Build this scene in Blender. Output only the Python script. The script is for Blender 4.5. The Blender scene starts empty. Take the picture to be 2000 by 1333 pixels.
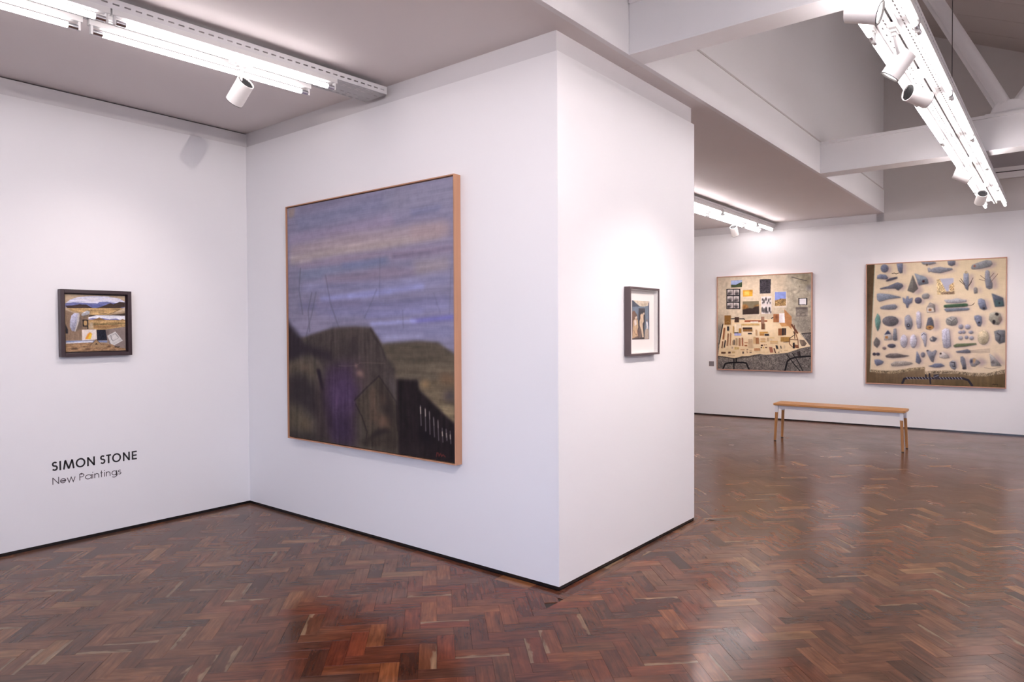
import bpy, bmesh, math, random
import numpy as np
from mathutils import Vector, Matrix

# ------------------------------------------------------------------ camera, light, exposure
scene = bpy.context.scene
COL = scene.collection
CAM_YAW, CAM_PITCH, CAM_ROLL, F_PX = 38.7314, -1.0435, -0.2813, 1347.18
_y, _p, _r = (math.radians(a) for a in (CAM_YAW, CAM_PITCH, CAM_ROLL))
FWD = Vector((math.cos(_y) * math.cos(_p), math.sin(_y) * math.cos(_p), math.sin(_p)))
RGT = Vector((math.sin(_y), -math.cos(_y), 0))
UPV = RGT.cross(FWD)
RGT, UPV = RGT * math.cos(_r) + UPV * math.sin(_r), UPV * math.cos(_r) - RGT * math.sin(_r)
cam_data = bpy.data.cameras.new('camera')
cam_data.sensor_width = 36.0
cam_data.lens = F_PX / 2000 * 36.0
cam_data.clip_start = 0.05
cam = bpy.data.objects.new('camera', cam_data)
COL.objects.link(cam)
CAM_LOC = Vector((0, 0, 1.5))
_m = Matrix((RGT, UPV, -FWD)).transposed().to_4x4()
_m.translation = CAM_LOC
cam.matrix_world = _m
scene.camera = cam

world = bpy.data.worlds.new('overcast_sky')
world.use_nodes = True
scene.world = world
_bg = world.node_tree.nodes['Background']
_bg.inputs[0].default_value = (0.62, 0.72, 1.0, 1)
SKY = 7.2
_bg.inputs[1].default_value = SKY

scene.view_settings.view_transform = 'Standard'
scene.view_settings.look = 'None'
scene.view_settings.gamma = 1
scene.view_settings.use_curve_mapping = False
scene.view_settings.exposure = 0.18
scene.cycles.use_denoising = True
scene.cycles.use_adaptive_sampling = True
scene.cycles.adaptive_threshold = .04
scene.cycles.max_bounces = 5
scene.cycles.diffuse_bounces = 3
scene.cycles.glossy_bounces = 2
scene.cycles.caustics_reflective = False
scene.cycles.caustics_refractive = False
TUBE_POWER = 29.5            # radiance of the fluorescent tubes
TUBE_ALCOVE = 17.8           # alcove tubes, set dimmer to balance the wall brightness
SPOT_WATT = 60.0             # one picture spotlight
TUBE_COL = (1.0, 0.91, 0.925)
SPOT_COL = (1.0, 0.88, 0.84)

# ------------------------------------------------------------------ room measures (metres)
ZC, ZT, ZB = 3.189, 3.065, 0.022         # ceiling, top of the wall lining, top of the skirting
X2, X3, Y1, Y2 = 3.214, 5.051, 5.494, 2.242
DIN = 0.018                              # lining stands this proud of the band above it
XD, TD = 11.4775, math.tan(math.radians(-3.791))
YS = 2.116                               # edge of the low ceiling
BX = [(3.806, 3.993), (8.062, 8.291)]    # cross beams
XB, YR, YN = -3.2, -3.4, 9.0             # walls behind the camera, right, beyond the partition
def dx_at(y): return XD + TD * (y - Y2)

# ------------------------------------------------------------------ helpers
class MB:
    """collects shapes for one mesh"""
    def __init__(s): s.v, s.f, s.sm, s.M = [], [], [], None
    def _add(s, vs, fs, smooth=False):
        o = len(s.v)
        s.v += [tuple(s.M @ Vector(p)) if s.M else tuple(p) for p in vs]
        s.f += [tuple(i + o for i in f) for f in fs]
        s.sm += [smooth] * len(fs)
        return s
    def box(s, a, b):
        (x0, y0, z0), (x1, y1, z1) = a, b
        return s._add([(x0, y0, z0), (x1, y0, z0), (x1, y1, z0), (x0, y1, z0), (x0, y0, z1), (x1, y0, z1), (x1, y1, z1), (x0, y1, z1)],
                      [(0, 3, 2, 1), (4, 5, 6, 7), (0, 1, 5, 4), (1, 2, 6, 5), (2, 3, 7, 6), (3, 0, 4, 7)])
    def prism(s, pts, z0, z1):
        n = len(pts)
        return s._add([(x, y, z0) for x, y in pts] + [(x, y, z1) for x, y in pts],
                      [tuple(range(n))[::-1], tuple(range(n, 2 * n))] + [(i, (i + 1) % n, n + (i + 1) % n, n + i) for i in range(n)])
    def cyl(s, p0, p1, r0, r1=None, n=20, caps=True):
        p0, p1 = Vector(p0), Vector(p1); r1 = r0 if r1 is None else r1
        ax = (p1 - p0).normalized()
        t = ax.cross(Vector((0, 0, 1)) if abs(ax.z) < .9 else Vector((1, 0, 0))).normalized(); b = ax.cross(t)
        ring = lambda p, r: [p + (t * math.cos(2 * math.pi * i / n) + b * math.sin(2 * math.pi * i / n)) * r for i in range(n)]
        s._add(ring(p0, r0) + ring(p1, r1), [(i, (i + 1) % n, n + (i + 1) % n, n + i) for i in range(n)], True)
        if caps:
            s._add(ring(p0, r0), [tuple(range(n))[::-1]]); s._add(ring(p1, r1), [tuple(range(n))])
        return s
    def quad(s, a, b, c, d): return s._add([a, b, c, d], [(0, 1, 2, 3)])
    def mesh(s, name):
        me = bpy.data.meshes.new(name)
        me.from_pydata(s.v, [], s.f)
        me.polygons.foreach_set('use_smooth', s.sm)
        me.update()
        return me
    def build(s, name, mat, parent=None, bevel=0, seg=2):
        me = s.mesh(name)
        if mat: me.materials.append(mat)
        o = bpy.data.objects.new(name, me)
        COL.objects.link(o)
        o.parent = parent
        if bevel:
            m = o.modifiers.new('bevel', 'BEVEL'); m.width = bevel; m.segments = seg; m.limit_method = 'ANGLE'; m.angle_limit = math.radians(40)
        return o

def tag(o, label=None, category=None, group=None, kind=None):
    for k, v in (('label', label), ('category', category), ('group', group), ('kind', kind)):
        if v: o[k] = v
    return o
def empty(name, loc, rz=0.0, label=None, category=None, group=None):
    o = bpy.data.objects.new(name, None)
    o.empty_display_size = .1
    o.location = loc; o.rotation_euler = (0, 0, rz)
    COL.objects.link(o)
    return tag(o, label, category, group)
def struct(name, mb, mat, bevel=0):
    return tag(mb.build(name, mat, None, bevel), kind='structure')

# ------------------------------------------------------------------ materials
def lin(c): return tuple(((x / 255) / 12.92 if x / 255 <= .04045 else ((x / 255 + .055) / 1.055) ** 2.4) for x in c)
def material(name, col, rough=.5, metal=0.0, spec=.5, var=0.0, vscale=6.0, bump=0.0, bscale=60.0, stretch=None, coat=0.0):
    m = bpy.data.materials.new(name); m.use_nodes = True
    nt = m.node_tree; b = nt.nodes['Principled BSDF']
    b.inputs['Base Color'].default_value = (*col, 1)
    b.inputs['Roughness'].default_value = rough; b.inputs['Metallic'].default_value = metal
    b.inputs['Specular IOR Level'].default_value = spec; b.inputs['Coat Weight'].default_value = coat
    tc = nt.nodes.new('ShaderNodeTexCoord'); mp = nt.nodes.new('ShaderNodeMapping')
    nt.links.new(tc.outputs['Object'], mp.inputs[0])
    if stretch: mp.inputs['Scale'].default_value = stretch
    if var:
        n = nt.nodes.new('ShaderNodeTexNoise'); n.inputs['Scale'].default_value = vscale; n.inputs['Detail'].default_value = 5 if var > .05 else 1
        r = nt.nodes.new('ShaderNodeMapRange'); r.inputs[3].default_value = 1 - var; r.inputs[4].default_value = 1 + var
        x = nt.nodes.new('ShaderNodeMix'); x.data_type = 'RGBA'; x.blend_type = 'MULTIPLY'; x.inputs[0].default_value = 1
        x.inputs[6].default_value = (*col, 1)
        nt.links.new(mp.outputs[0], n.inputs['Vector']); nt.links.new(n.outputs[0], r.inputs[0])
        nt.links.new(r.outputs[0], x.inputs[7]); nt.links.new(x.outputs[2], b.inputs['Base Color'])
    if bump:
        n = nt.nodes.new('ShaderNodeTexNoise'); n.inputs['Scale'].default_value = bscale; n.inputs['Detail'].default_value = 4
        u = nt.nodes.new('ShaderNodeBump'); u.inputs['Strength'].default_value = bump; u.inputs['Distance'].default_value = .002
        nt.links.new(mp.outputs[0], n.inputs['Vector']); nt.links.new(n.outputs[0], u.inputs['Height']); nt.links.new(u.outputs[0], b.inputs['Normal'])
    return m
def emitter(name, col, power):
    m = bpy.data.materials.new(name); m.use_nodes = True
    nt = m.node_tree; nt.nodes.clear()
    e = nt.nodes.new('ShaderNodeEmission'); o = nt.nodes.new('ShaderNodeOutputMaterial')
    e.inputs[0].default_value = (*col, 1); e.inputs[1].default_value = power
    nt.links.new(e.outputs[0], o.inputs[0])
    return m
def glass(name):
    m = bpy.data.materials.new(name); m.use_nodes = True
    nt = m.node_tree; nt.nodes.clear()
    t = nt.nodes.new('ShaderNodeBsdfTransparent'); g = nt.nodes.new('ShaderNodeBsdfGlossy'); g.inputs['Roughness'].default_value = .02
    fr = nt.nodes.new('ShaderNodeMath'); fr.operation = 'MULTIPLY_ADD'; fr.inputs[1].default_value = .5; fr.inputs[2].default_value = .03
    lw = nt.nodes.new('ShaderNodeLayerWeight'); lw.inputs[0].default_value = .5; pw = nt.nodes.new('ShaderNodeMath'); pw.operation = 'POWER'; pw.inputs[1].default_value = 4
    nt.links.new(lw.outputs['Facing'], pw.inputs[0]); nt.links.new(pw.outputs[0], fr.inputs[0])
    x = nt.nodes.new('ShaderNodeMixShader'); o = nt.nodes.new('ShaderNodeOutputMaterial')
    nt.links.new(fr.outputs[0], x.inputs[0]); nt.links.new(t.outputs[0], x.inputs[1]); nt.links.new(g.outputs[0], x.inputs[2]); nt.links.new(x.outputs[0], o.inputs[0])
    return m
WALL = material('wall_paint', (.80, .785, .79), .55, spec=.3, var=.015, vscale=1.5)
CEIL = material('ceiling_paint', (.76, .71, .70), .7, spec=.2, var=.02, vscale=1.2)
BAND = material('shaded_band_paint', (.64, .615, .62), .6, spec=.25, var=.02, vscale=2)  # darker than the lining: shade of the recessed band put into its colour
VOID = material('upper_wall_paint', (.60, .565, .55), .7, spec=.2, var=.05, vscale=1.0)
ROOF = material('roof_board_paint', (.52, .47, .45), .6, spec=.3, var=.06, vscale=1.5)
STEEL = material('white_painted_steel', (.84, .825, .83), .4, var=.02, vscale=5)
BLACK = material('black_skirting', (.008, .007, .008), .22, spec=.6, var=.3, vscale=9)
DARK = material('shadow_gap', (.06, .05, .05), .8)
TRAY = material('galvanised_white_tray', (.60, .59, .60), .38, spec=.5, var=.02, vscale=12)
TRAYBASE = material('toned_down_tray_base', (.48, .475, .48), .4, spec=.4, var=.02, vscale=12)  # white base, colour darkened to hold down the glare of the tubes
PLASTIC = material('white_plastic', (.62, .61, .60), .35, var=.01)
CAPMET = material('tube_cap_metal', (.55, .55, .58), .25, metal=1, var=.05)
SPOTW = material('spotlight_white', (.80, .77, .74), .35, var=.01)
FIN = material('black_heat_sink', (.018, .018, .019), .45, var=.1)
TUBE = emitter('tube_glow', TUBE_COL, TUBE_POWER)
TUBEDIM = emitter('alcove_tube_glow', TUBE_COL, TUBE_ALCOVE)
LENS = emitter('spot_lens_glow', SPOT_COL, 9.0)
OAK = material('oak', lin((196, 140, 84)), .42, var=.16, vscale=5, stretch=(1.2, 14, 14), bump=.1, bscale=40)
OAKLEG = material('oak_leg', lin((178, 124, 70)), .45, var=.14, vscale=5, stretch=(14, 14, 1.4))
WHITEMET = material('bench_white_steel', (.80, .79, .82), .35, var=.01)
RUBBER = material('rubber_foot', (.02, .018, .018), .6, var=.1)
TIMBER = material('pale_timber_frame', lin((182, 134, 104)), .5, var=.16, vscale=4, stretch=(14, 14, 1.0), bump=.1, bscale=50)
TIMBERH = material('pale_timber_frame_flat', lin((182, 134, 104)), .5, var=.16, vscale=4, stretch=(1.0, 14, 14), bump=.1, bscale=50)
PINKWOOD = material('thin_timber_frame', lin((190, 142, 118)), .5, var=.12, vscale=5, stretch=(1.5, 8, 8))
EBONY = material('dark_frame_wood', lin((56, 40, 44)), .38, var=.25, vscale=6, stretch=(3, 9, 3), bump=.15)
BROWNFR = material('dark_brown_frame', lin((84, 68, 68)), .45, var=.15, vscale=8, bump=.1)
MOUNT = material('mount_board', (.86, .81, .77), .8, spec=.2, var=.01)
LINEN = material('raw_canvas', lin((190, 172, 146)), .85, spec=.1, var=.06, vscale=40)
VINYL = material('black_vinyl', (.012, .010, .012), .5, var=.1)
VINYLG = material('grey_vinyl', (.09, .075, .08), .5, var=.1)
CARD = material('plain_label_card', lin((120, 110, 112)), .7, var=.03)
GLASS = glass('clear_glass')
CABLE = material('steel_cable', (.10, .09, .09), .45, metal=.6, var=.1)

def canvas_material(name):
    m = bpy.data.materials.new(name); m.use_nodes = True
    nt = m.node_tree; b = nt.nodes['Principled BSDF']
    a = nt.nodes.new('ShaderNodeVertexColor'); a.layer_name = 'paint'
    nt.links.new(a.outputs[0], b.inputs['Base Color'])
    b.inputs['Roughness'].default_value = .6; b.inputs['Specular IOR Level'].default_value = .12
    tc = nt.nodes.new('ShaderNodeTexCoord')
    n = nt.nodes.new('ShaderNodeTexNoise'); n.inputs['Scale'].default_value = 120; n.inputs['Detail'].default_value = 3
    u = nt.nodes.new('ShaderNodeBump'); u.inputs['Strength'].default_value = .2; u.inputs['Distance'].default_value = .0015
    nt.links.new(tc.outputs['Object'], n.inputs['Vector']); nt.links.new(n.outputs[0], u.inputs['Height']); nt.links.new(u.outputs[0], b.inputs['Normal'])
    return m
PAINT = canvas_material('oil_paint')

# ------------------------------------------------------------------ brush lists of the five pictures
# each line: brush, colour, softness, strength, texture, outline in thousandths of the canvas
ART = {}
ART['DUSK'] = '''
h 127,123,148 4.2 1 0.08 -75,-205 1082,-22 1076,1032 -93,1192
h 112,106,128 4.8 0.6 0.08 82,-1 414,-3 436,20 81,44
h 116,120,150 6 0.6 0.08 55,41 682,25 682,70 80,103
h 134,132,152 8.4 0.5 0.08 624,-2 1002,13 1002,108 643,92
h 112,116,152 3.6 0.6 0.08 776,94 935,91 935,110 794,116
h 150,128,112 2.4 0.7 0.08 4,2 61,0 50,40 14,45
h 148,134,160 4.8 0.75 0.08 18,120 682,103 700,137 17,161
h 150,134,156 4.2 0.6 0.08 253,134 681,129 681,151 276,158
h 164,146,150 5.4 0.85 0.08 17,166 413,149 952,151 968,201 622,221 17,206
h 168,152,146 4.8 0.8 0.08 17,206 368,194 661,192 934,185 934,204 661,224 367,232 16,249
h 160,138,140 5.4 0.7 0.08 775,157 985,154 984,208 793,210
h 146,128,148 4.2 0.7 0.08 79,245 621,234 993,233 992,263 621,267 78,275
h 176,160,164 2.4 0.8 0.08 84,232 179,230 174,244 89,247
h 96,84,104 1.8 0.75 0.08 680,254 847,252 992,244 992,251 847,259 680,262
h 150,134,150 2.4 0.6 0.08 299,235 680,247 680,257 298,252
h 118,124,152 4.2 0.85 0.08 78,275 498,266 661,253 664,283 498,309 78,320
h 110,120,160 3 0.6 0.08 367,264 641,260 641,275 389,286
h 134,118,136 4.8 0.7 0.08 251,307 680,297 811,312 811,349 274,351
h 156,140,136 6 0.6 0.08 793,285 976,276 980,346 811,349
h 128,128,164 4.8 0.7 0.08 78,335 679,343 984,322 983,376 679,375 77,372
h 138,140,190 3.6 0.9 0.08 226,390 497,383 846,364 855,386 497,409 238,419
h 150,152,206 2.4 0.7 0.08 410,390 679,382 679,395 421,405
h 112,110,146 4.8 0.75 0.08 77,417 679,421 983,409 983,437 679,450 76,447
h 120,112,140 3.6 0.6 0.08 202,414 497,415 496,440 213,439
h 126,126,168 4.8 0.7 0.08 201,450 679,447 983,430 983,466 678,476 201,479
h 132,132,182 3 0.7 0.08 517,470 846,457 845,473 527,489
h 112,108,196 2.4 0.8 0.08 773,495 996,481 996,498 782,510
h 158,160,214 2.4 0.95 0.08 542,504 809,494 809,508 558,519
h 126,126,162 5.4 0.75 0.08 558,519 991,508 990,563 618,571
h 148,146,180 3.6 0.6 0.08 619,551 845,543 845,566 628,575
h 140,132,156 6 0.6 0.08 14,446 296,466 295,552 151,567 13,507
h 114,112,132 5.4 0.35 0.08 16,264 104,269 101,508 13,492
l 82,80,92 1.8 0.35 0 9.5 94,269 82,358 107,463
l 82,80,92 1.8 0.35 0 9.5 173,376 147,449 156,537
l 82,80,92 1.8 0.3 0 9.5 202,377 172,464 126,567
l 82,80,92 1.8 0.28 0 9.0 270,308 301,424 355,524
l 82,80,92 1.8 0.18 0 8.5 611,260 606,405
l 82,80,92 1.8 0.2 0 8.0 517,484 555,431 590,378
l 82,80,92 1.8 0.2 0 8.0 736,461 739,525
l 82,80,92 1.8 0.15 0 7.0 899,403 932,477
l 82,80,92 1.8 0.2 0 7.0 984,322 976,478
v 84,74,64 2.4 1 0.16 -26,577 144,559 310,528 449,523 556,526 622,589 815,576 918,581 1008,624 1018,1017 -32,1024
h 92,82,66 3 1 0.16 615,590 815,578 918,582 954,601 1008,626 1008,726 860,724 671,714 643,653
h 106,92,72 6 0.6 0.14 671,672 1002,661 1002,691 685,695
h 76,66,54 6 0.5 0.14 622,596 905,588 991,622 990,639 672,629
v 70,60,56 3 1 0.18 135,562 310,527 449,522 556,528 600,577 643,639 692,676 691,780 462,723 283,710 143,613
p 50,42,44 6 0.65 0.04 416,569 472,566 475,635 416,642
p 52,44,44 6 0.55 0.04 363,589 404,589 404,642 367,643
h 84,72,64 6 0.5 0.1 310,528 541,526 548,543 318,551
l 42,35,37 3.6 0.5 0 8.5 552,529 582,568 611,592 636,639
v 44,36,42 5.4 1 0.14 -24,482 42,527 116,584 197,607 301,621 309,662 143,635 69,653 -27,694
v 92,80,60 8.4 0.7 0.2 -17,677 133,673 196,692 196,735 87,718 -18,722
v 44,36,40 9.6 0.85 0.14 -18,727 105,722 204,777 238,859 229,913 122,879 -20,856
v 86,76,56 9.6 0.7 0.2 0,854 103,880 157,951 130,975 -2,966
p 108,88,62 8.4 0.5 0.04 94,913 158,919 148,963 93,968
v 40,34,34 7.2 0.7 0.1 -31,979 193,969 475,992 475,1012 -32,1024
v 58,46,46 7.2 0.8 0.16 196,735 462,723 475,987 193,991
v 66,47,72 10.8 0.85 0.18 257,695 342,667 479,663 524,721 477,812 429,871 452,1000 297,996 280,919 256,806
v 84,60,98 15.6 0.7 0.14 325,729 447,724 454,794 413,877 315,870 282,783
v 52,38,62 12 0.6 0.1 298,886 413,887 412,989 305,990
p 86,70,60 10.8 0.7 0.04 439,664 525,676 554,719 493,772 447,724
p 32,22,32 1.8 1 0.04 198,695 226,696 241,754 248,785 235,780
p 40,28,42 6 0.7 0.04 235,775 249,785 302,896 314,958 281,909 247,843
v 74,63,52 2.4 1 0.2 599,710 698,803 708,920 537,971 507,920 455,811
v 46,38,36 7.2 0.75 0.1 599,717 691,803 701,902 648,897 598,814
v 106,80,62 5.4 0.6 0.2 550,764 580,762 583,883 553,896
v 104,78,60 5.4 0.6 0.2 607,775 629,779 634,822 609,814
p 128,90,68 7.2 0.7 0.04 594,863 655,873 655,906 597,911
p 34,28,30 3.6 0.85 0.04 582,918 633,908 669,917 582,961 514,981 522,968
l 34,28,30 2.4 0.65 0 5.5 450,813 524,760 597,712
l 34,28,30 2.4 0.65 0 5.0 599,710 649,758 697,804 704,911
l 34,28,30 2.4 0.7 0 5.5 458,829 496,876 526,933 514,983
v 62,52,44 4.8 1 0.2 475,972 669,919 704,921 714,995 475,987
v 84,76,76 4.8 0.6 0.1 650,715 699,732 702,807 670,762
h 104,90,68 2.4 1 0.2 817,722 1008,700 1007,874 820,749
p 160,120,74 4.2 0.85 0.04 834,721 872,719 872,735 834,739
p 132,88,56 6 0.8 0.04 929,694 1002,700 1002,718 929,717
p 54,48,70 6.6 0.9 0.04 947,760 1002,752 1001,776 953,782
h 158,138,98 7.2 0.7 0.25 891,813 995,797 995,845 971,847
p 64,54,44 7.2 0.7 0.04 898,732 996,727 996,744 910,744
v 34,26,28 1.8 1 0.2 698,719 814,716 818,752 1007,868 1009,1005 710,1005 705,873
p 24,19,25 7.2 0.8 0.04 813,883 903,906 896,943 813,929
v 56,46,44 8.4 0.6 0.1 711,967 845,962 851,997 714,1000
l 112,102,106 1.44 0.8 0 4.5 827,810 830,881
l 205,190,165 1.2 0.8 0 3.5 827,815 828,838
l 112,102,106 1.44 0.8 0 4.0 851,818 854,899
l 205,190,165 1.2 0.8 0 3.5 852,822 853,845
l 112,102,106 1.44 0.8 0 4.0 873,828 876,909
l 205,190,165 1.2 0.3 0 3.1 874,832 875,855
l 112,102,106 1.44 0.8 0 4.5 894,848 898,916
l 205,190,165 1.2 0.3 0 3.5 895,853 896,875
l 112,102,106 1.44 0.8 0 4.0 916,856 919,927
l 205,190,165 1.2 0.3 0 3.5 916,860 917,882
l 112,102,106 1.44 0.8 0 3.6 937,883 940,931
l 205,190,165 1.2 0.8 0 3.5 937,896 938,909
l 112,102,106 1.44 0.8 0 4.5 956,885 960,923
l 205,190,165 1.2 0.8 0 2.6 957,899 958,912
l 112,102,106 1.44 0.8 0 4.0 976,890 979,932
l 205,190,165 1.2 0.8 0 3.5 976,903 977,916
l 176,150,128 1.2 0.22 0 2.0 350,678 399,678 463,674 486,663 540,661 636,661
p 188,146,120 2.4 0.75 0.04 455,671 471,671 469,681 456,678
p 192,146,124 3.6 0.7 0.04 455,704 486,695 517,711 486,712
p 150,112,92 4.8 0.55 0.04 96,687 151,691 142,700 101,701
l 120,44,36 0.96 0.8 0 3.5 907,986 910,973 918,974 920,984 928,974 933,983 941,976 951,983
'''
ART['VALLEY'] = '''
p 168,142,114 0.8 1 0.06 -23,-44 1032,-74 1032,1058 -23,1024
p 192,168,138 0.8 1 0.05 -23,-22 1032,-39 1032,138 -23,167
h 206,206,226 1.2 1 0.1 3,161 81,93 206,45 452,16 704,19 906,53 1003,109 1003,221 3,234
p 232,224,226 3 0.8 0.04 344,82 338,88 319,94 291,98 259,100 227,99 199,96 181,91 175,85 181,79 199,74 227,70 259,68 291,68 319,71 338,76
p 232,224,226 3 0.8 0.04 560,60 551,67 525,72 486,77 441,79 395,78 357,76 332,71 323,65 332,59 357,53 395,49 441,47 486,47 525,50 551,54
p 232,224,226 3 0.8 0.04 604,100 597,105 575,110 543,113 506,115 468,115 437,112 416,108 408,103 416,98 437,93 468,90 506,88 543,88 575,90 597,94
p 232,224,226 3 0.8 0.04 850,62 840,68 813,74 773,79 726,81 679,81 640,78 614,73 604,67 614,61 640,55 679,51 726,48 773,49 813,51 840,56
p 232,224,226 3 0.8 0.04 929,87 923,92 906,96 880,99 850,101 819,100 794,98 777,95 771,90 777,86 794,82 819,79 850,77 880,77 906,79 923,83
p 232,224,226 3 0.8 0.04 473,114 466,118 445,122 413,125 376,127 339,127 308,125 287,121 280,117 287,113 308,109 339,106 376,104 413,104 445,106 466,109
h 112,118,170 0.8 1 0.1 3,156 133,137 312,142 398,146 528,148 558,121 682,117 838,132 1003,118 1003,223 3,236
h 88,94,150 3 0.6 0.1 355,173 571,158 682,167 528,225 441,226
h 70,55,54 0.8 1 0.1 6,198 112,194 227,170 342,173 446,233 39,242
h 72,57,50 0.8 1 0.1 506,233 615,194 748,136 796,156 906,110 998,118 998,198 861,237
h 196,160,108 0.8 1 0.2 39,240 986,224 895,275 704,352 419,356 259,310 112,300
h 160,124,80 3 0.5 0.25 398,274 861,258 726,306 419,308
p 206,182,150 1.5 1 0.04 895,269 1003,203 1003,280 793,317
p 212,190,160 2 0.7 0.04 6,211 81,289 206,321 164,344 6,278
h 80,66,58 1.2 1 0.1 387,352 704,355 1003,315 1003,362 506,363 376,394
l 70,58,50 1 0.7 0 8.0 906,246 793,305 682,355
v 146,120,98 3 1 0.1 0,278 112,311 259,389 269,615 259,796 0,796
v 120,98,82 4 0.8 0.1 217,344 365,343 355,604 227,614
h 228,226,234 0.8 1 0.1 374,394 506,360 998,362 1000,456 374,445
h 126,130,180 0.8 1 0.1 374,425 441,406 528,418 615,406 726,430 838,412 906,441 374,445
h 184,148,98 0.8 1 0.25 374,436 1003,442 1003,562 671,615 495,613 371,575
h 146,110,72 0.8 1 0.1 398,447 506,422 552,397 604,422 682,447
h 150,116,76 0.8 1 0.1 906,445 952,424 1003,439 1003,456
h 104,92,60 2 0.8 0.3 441,508 998,504 998,521 441,531
s 150,110,70 2 0.8 0.2 441,536 952,539 838,573 462,594
p 188,170,146 3 0.8 0.04 387,502 441,485 452,594 387,593
p 112,98,86 4 0.9 0.04 217,344 259,411 248,592 185,637 164,648
g 182,182,202 0.8 1 0.12 143,326 227,332 223,457 159,648 101,636 70,557 76,457 101,367
v 208,196,180 1.5 0.85 0.1 206,344 234,338 211,502 159,648 143,647 185,502
g 194,194,200 0.8 1 0.12 254,361 280,315 355,279 400,295 389,340 291,377
p 112,98,84 3 0.8 0.04 269,383 392,343 408,365 291,407
l 30,26,28 0.8 1 0 15.5 280,445 361,447 361,599
l 30,26,28 0.8 1 0 17.5 284,445 286,552 357,552
p 194,154,98 0.8 1 0.04 348,497 346,514 340,528 331,537 321,540 310,537 301,528 295,514 293,497 295,481 301,467 310,458 321,454 331,458 340,467 346,481
p 230,216,206 0.8 1 0.04 263,617 497,612 508,791 265,805
p 236,150,52 1.5 1 0.04 312,781 355,693 393,659 428,685 404,782
p 248,206,60 2 1 0.04 355,775 383,707 406,680 421,691 402,780
s 38,38,50 0.8 1 0.3 506,619 657,614 684,808 510,807
p 138,122,116 0.8 1 0.05 657,614 1003,562 1003,1004 760,1002 684,803
p 112,98,94 4 0.7 0.04 660,618 726,607 715,688 671,711
p 206,202,198 0.8 1 0.04 684,725 823,650 952,818 762,923
l 150,146,146 1 1 0 8.0 726,735 821,690 878,766 782,823 726,735
l 110,104,104 1 0.8 0 9.0 732,723 760,747 754,793 782,817
l 165,160,160 1 0.8 0 6.0 762,892 935,796
l 110,104,104 1 0.7 0 8.0 816,678 878,749
h 128,142,178 0.8 1 0.1 0,804 441,806 684,813 684,850 571,843 0,846
h 222,220,224 1.5 0.9 0.1 0,835 441,816 441,839 0,862
h 158,122,88 0.8 1 0.25 0,860 398,844 762,880 838,935 1003,962 1003,1010 0,1008
p 196,154,112 3 0.85 0.04 227,891 222,898 209,903 188,906 164,907 140,905 120,901 106,895 101,888 106,881 120,876 140,872 164,871 188,873 209,878 222,884
p 96,70,52 3 0.85 0.04 196,946 192,954 180,960 163,964 143,965 123,963 106,958 95,951 91,943 95,936 106,930 123,926 143,925 163,927 180,932 192,938
p 188,148,108 3 0.85 0.04 333,882 330,887 321,891 307,894 291,895 274,893 261,890 252,885 248,880 252,875 261,871 274,868 291,867 307,869 321,872 330,877
p 104,76,58 3 0.85 0.04 398,958 394,963 385,967 371,969 355,970 338,968 324,965 315,960 312,955 315,950 324,946 338,943 355,943 371,944 385,948 394,952
p 196,160,118 3 0.85 0.04 312,944 308,948 296,951 279,953 259,954 239,952 222,949 210,945 206,941 210,937 222,933 239,931 259,931 279,932 296,935 308,939
p 90,66,50 3 0.85 0.04 737,920 736,928 731,933 724,937 715,938 707,937 699,933 694,926 693,919 694,912 699,906 707,903 715,901 724,903 731,907 736,913
p 164,132,96 0.8 1 0.04 404,884 497,789 582,884 660,901 657,935 441,931
p 66,50,42 0.8 1 0.04 471,882 497,853 523,883
l 88,66,50 0.8 0.8 0 9.0 404,884 497,789 582,884
l 44,38,38 0.8 1 0 9.0 800,936 821,916 825,939 844,921 852,942 870,924 875,940 895,920
p 40,40,48 2 1 0.04 0,512 41,613 41,680 0,679
'''
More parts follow.
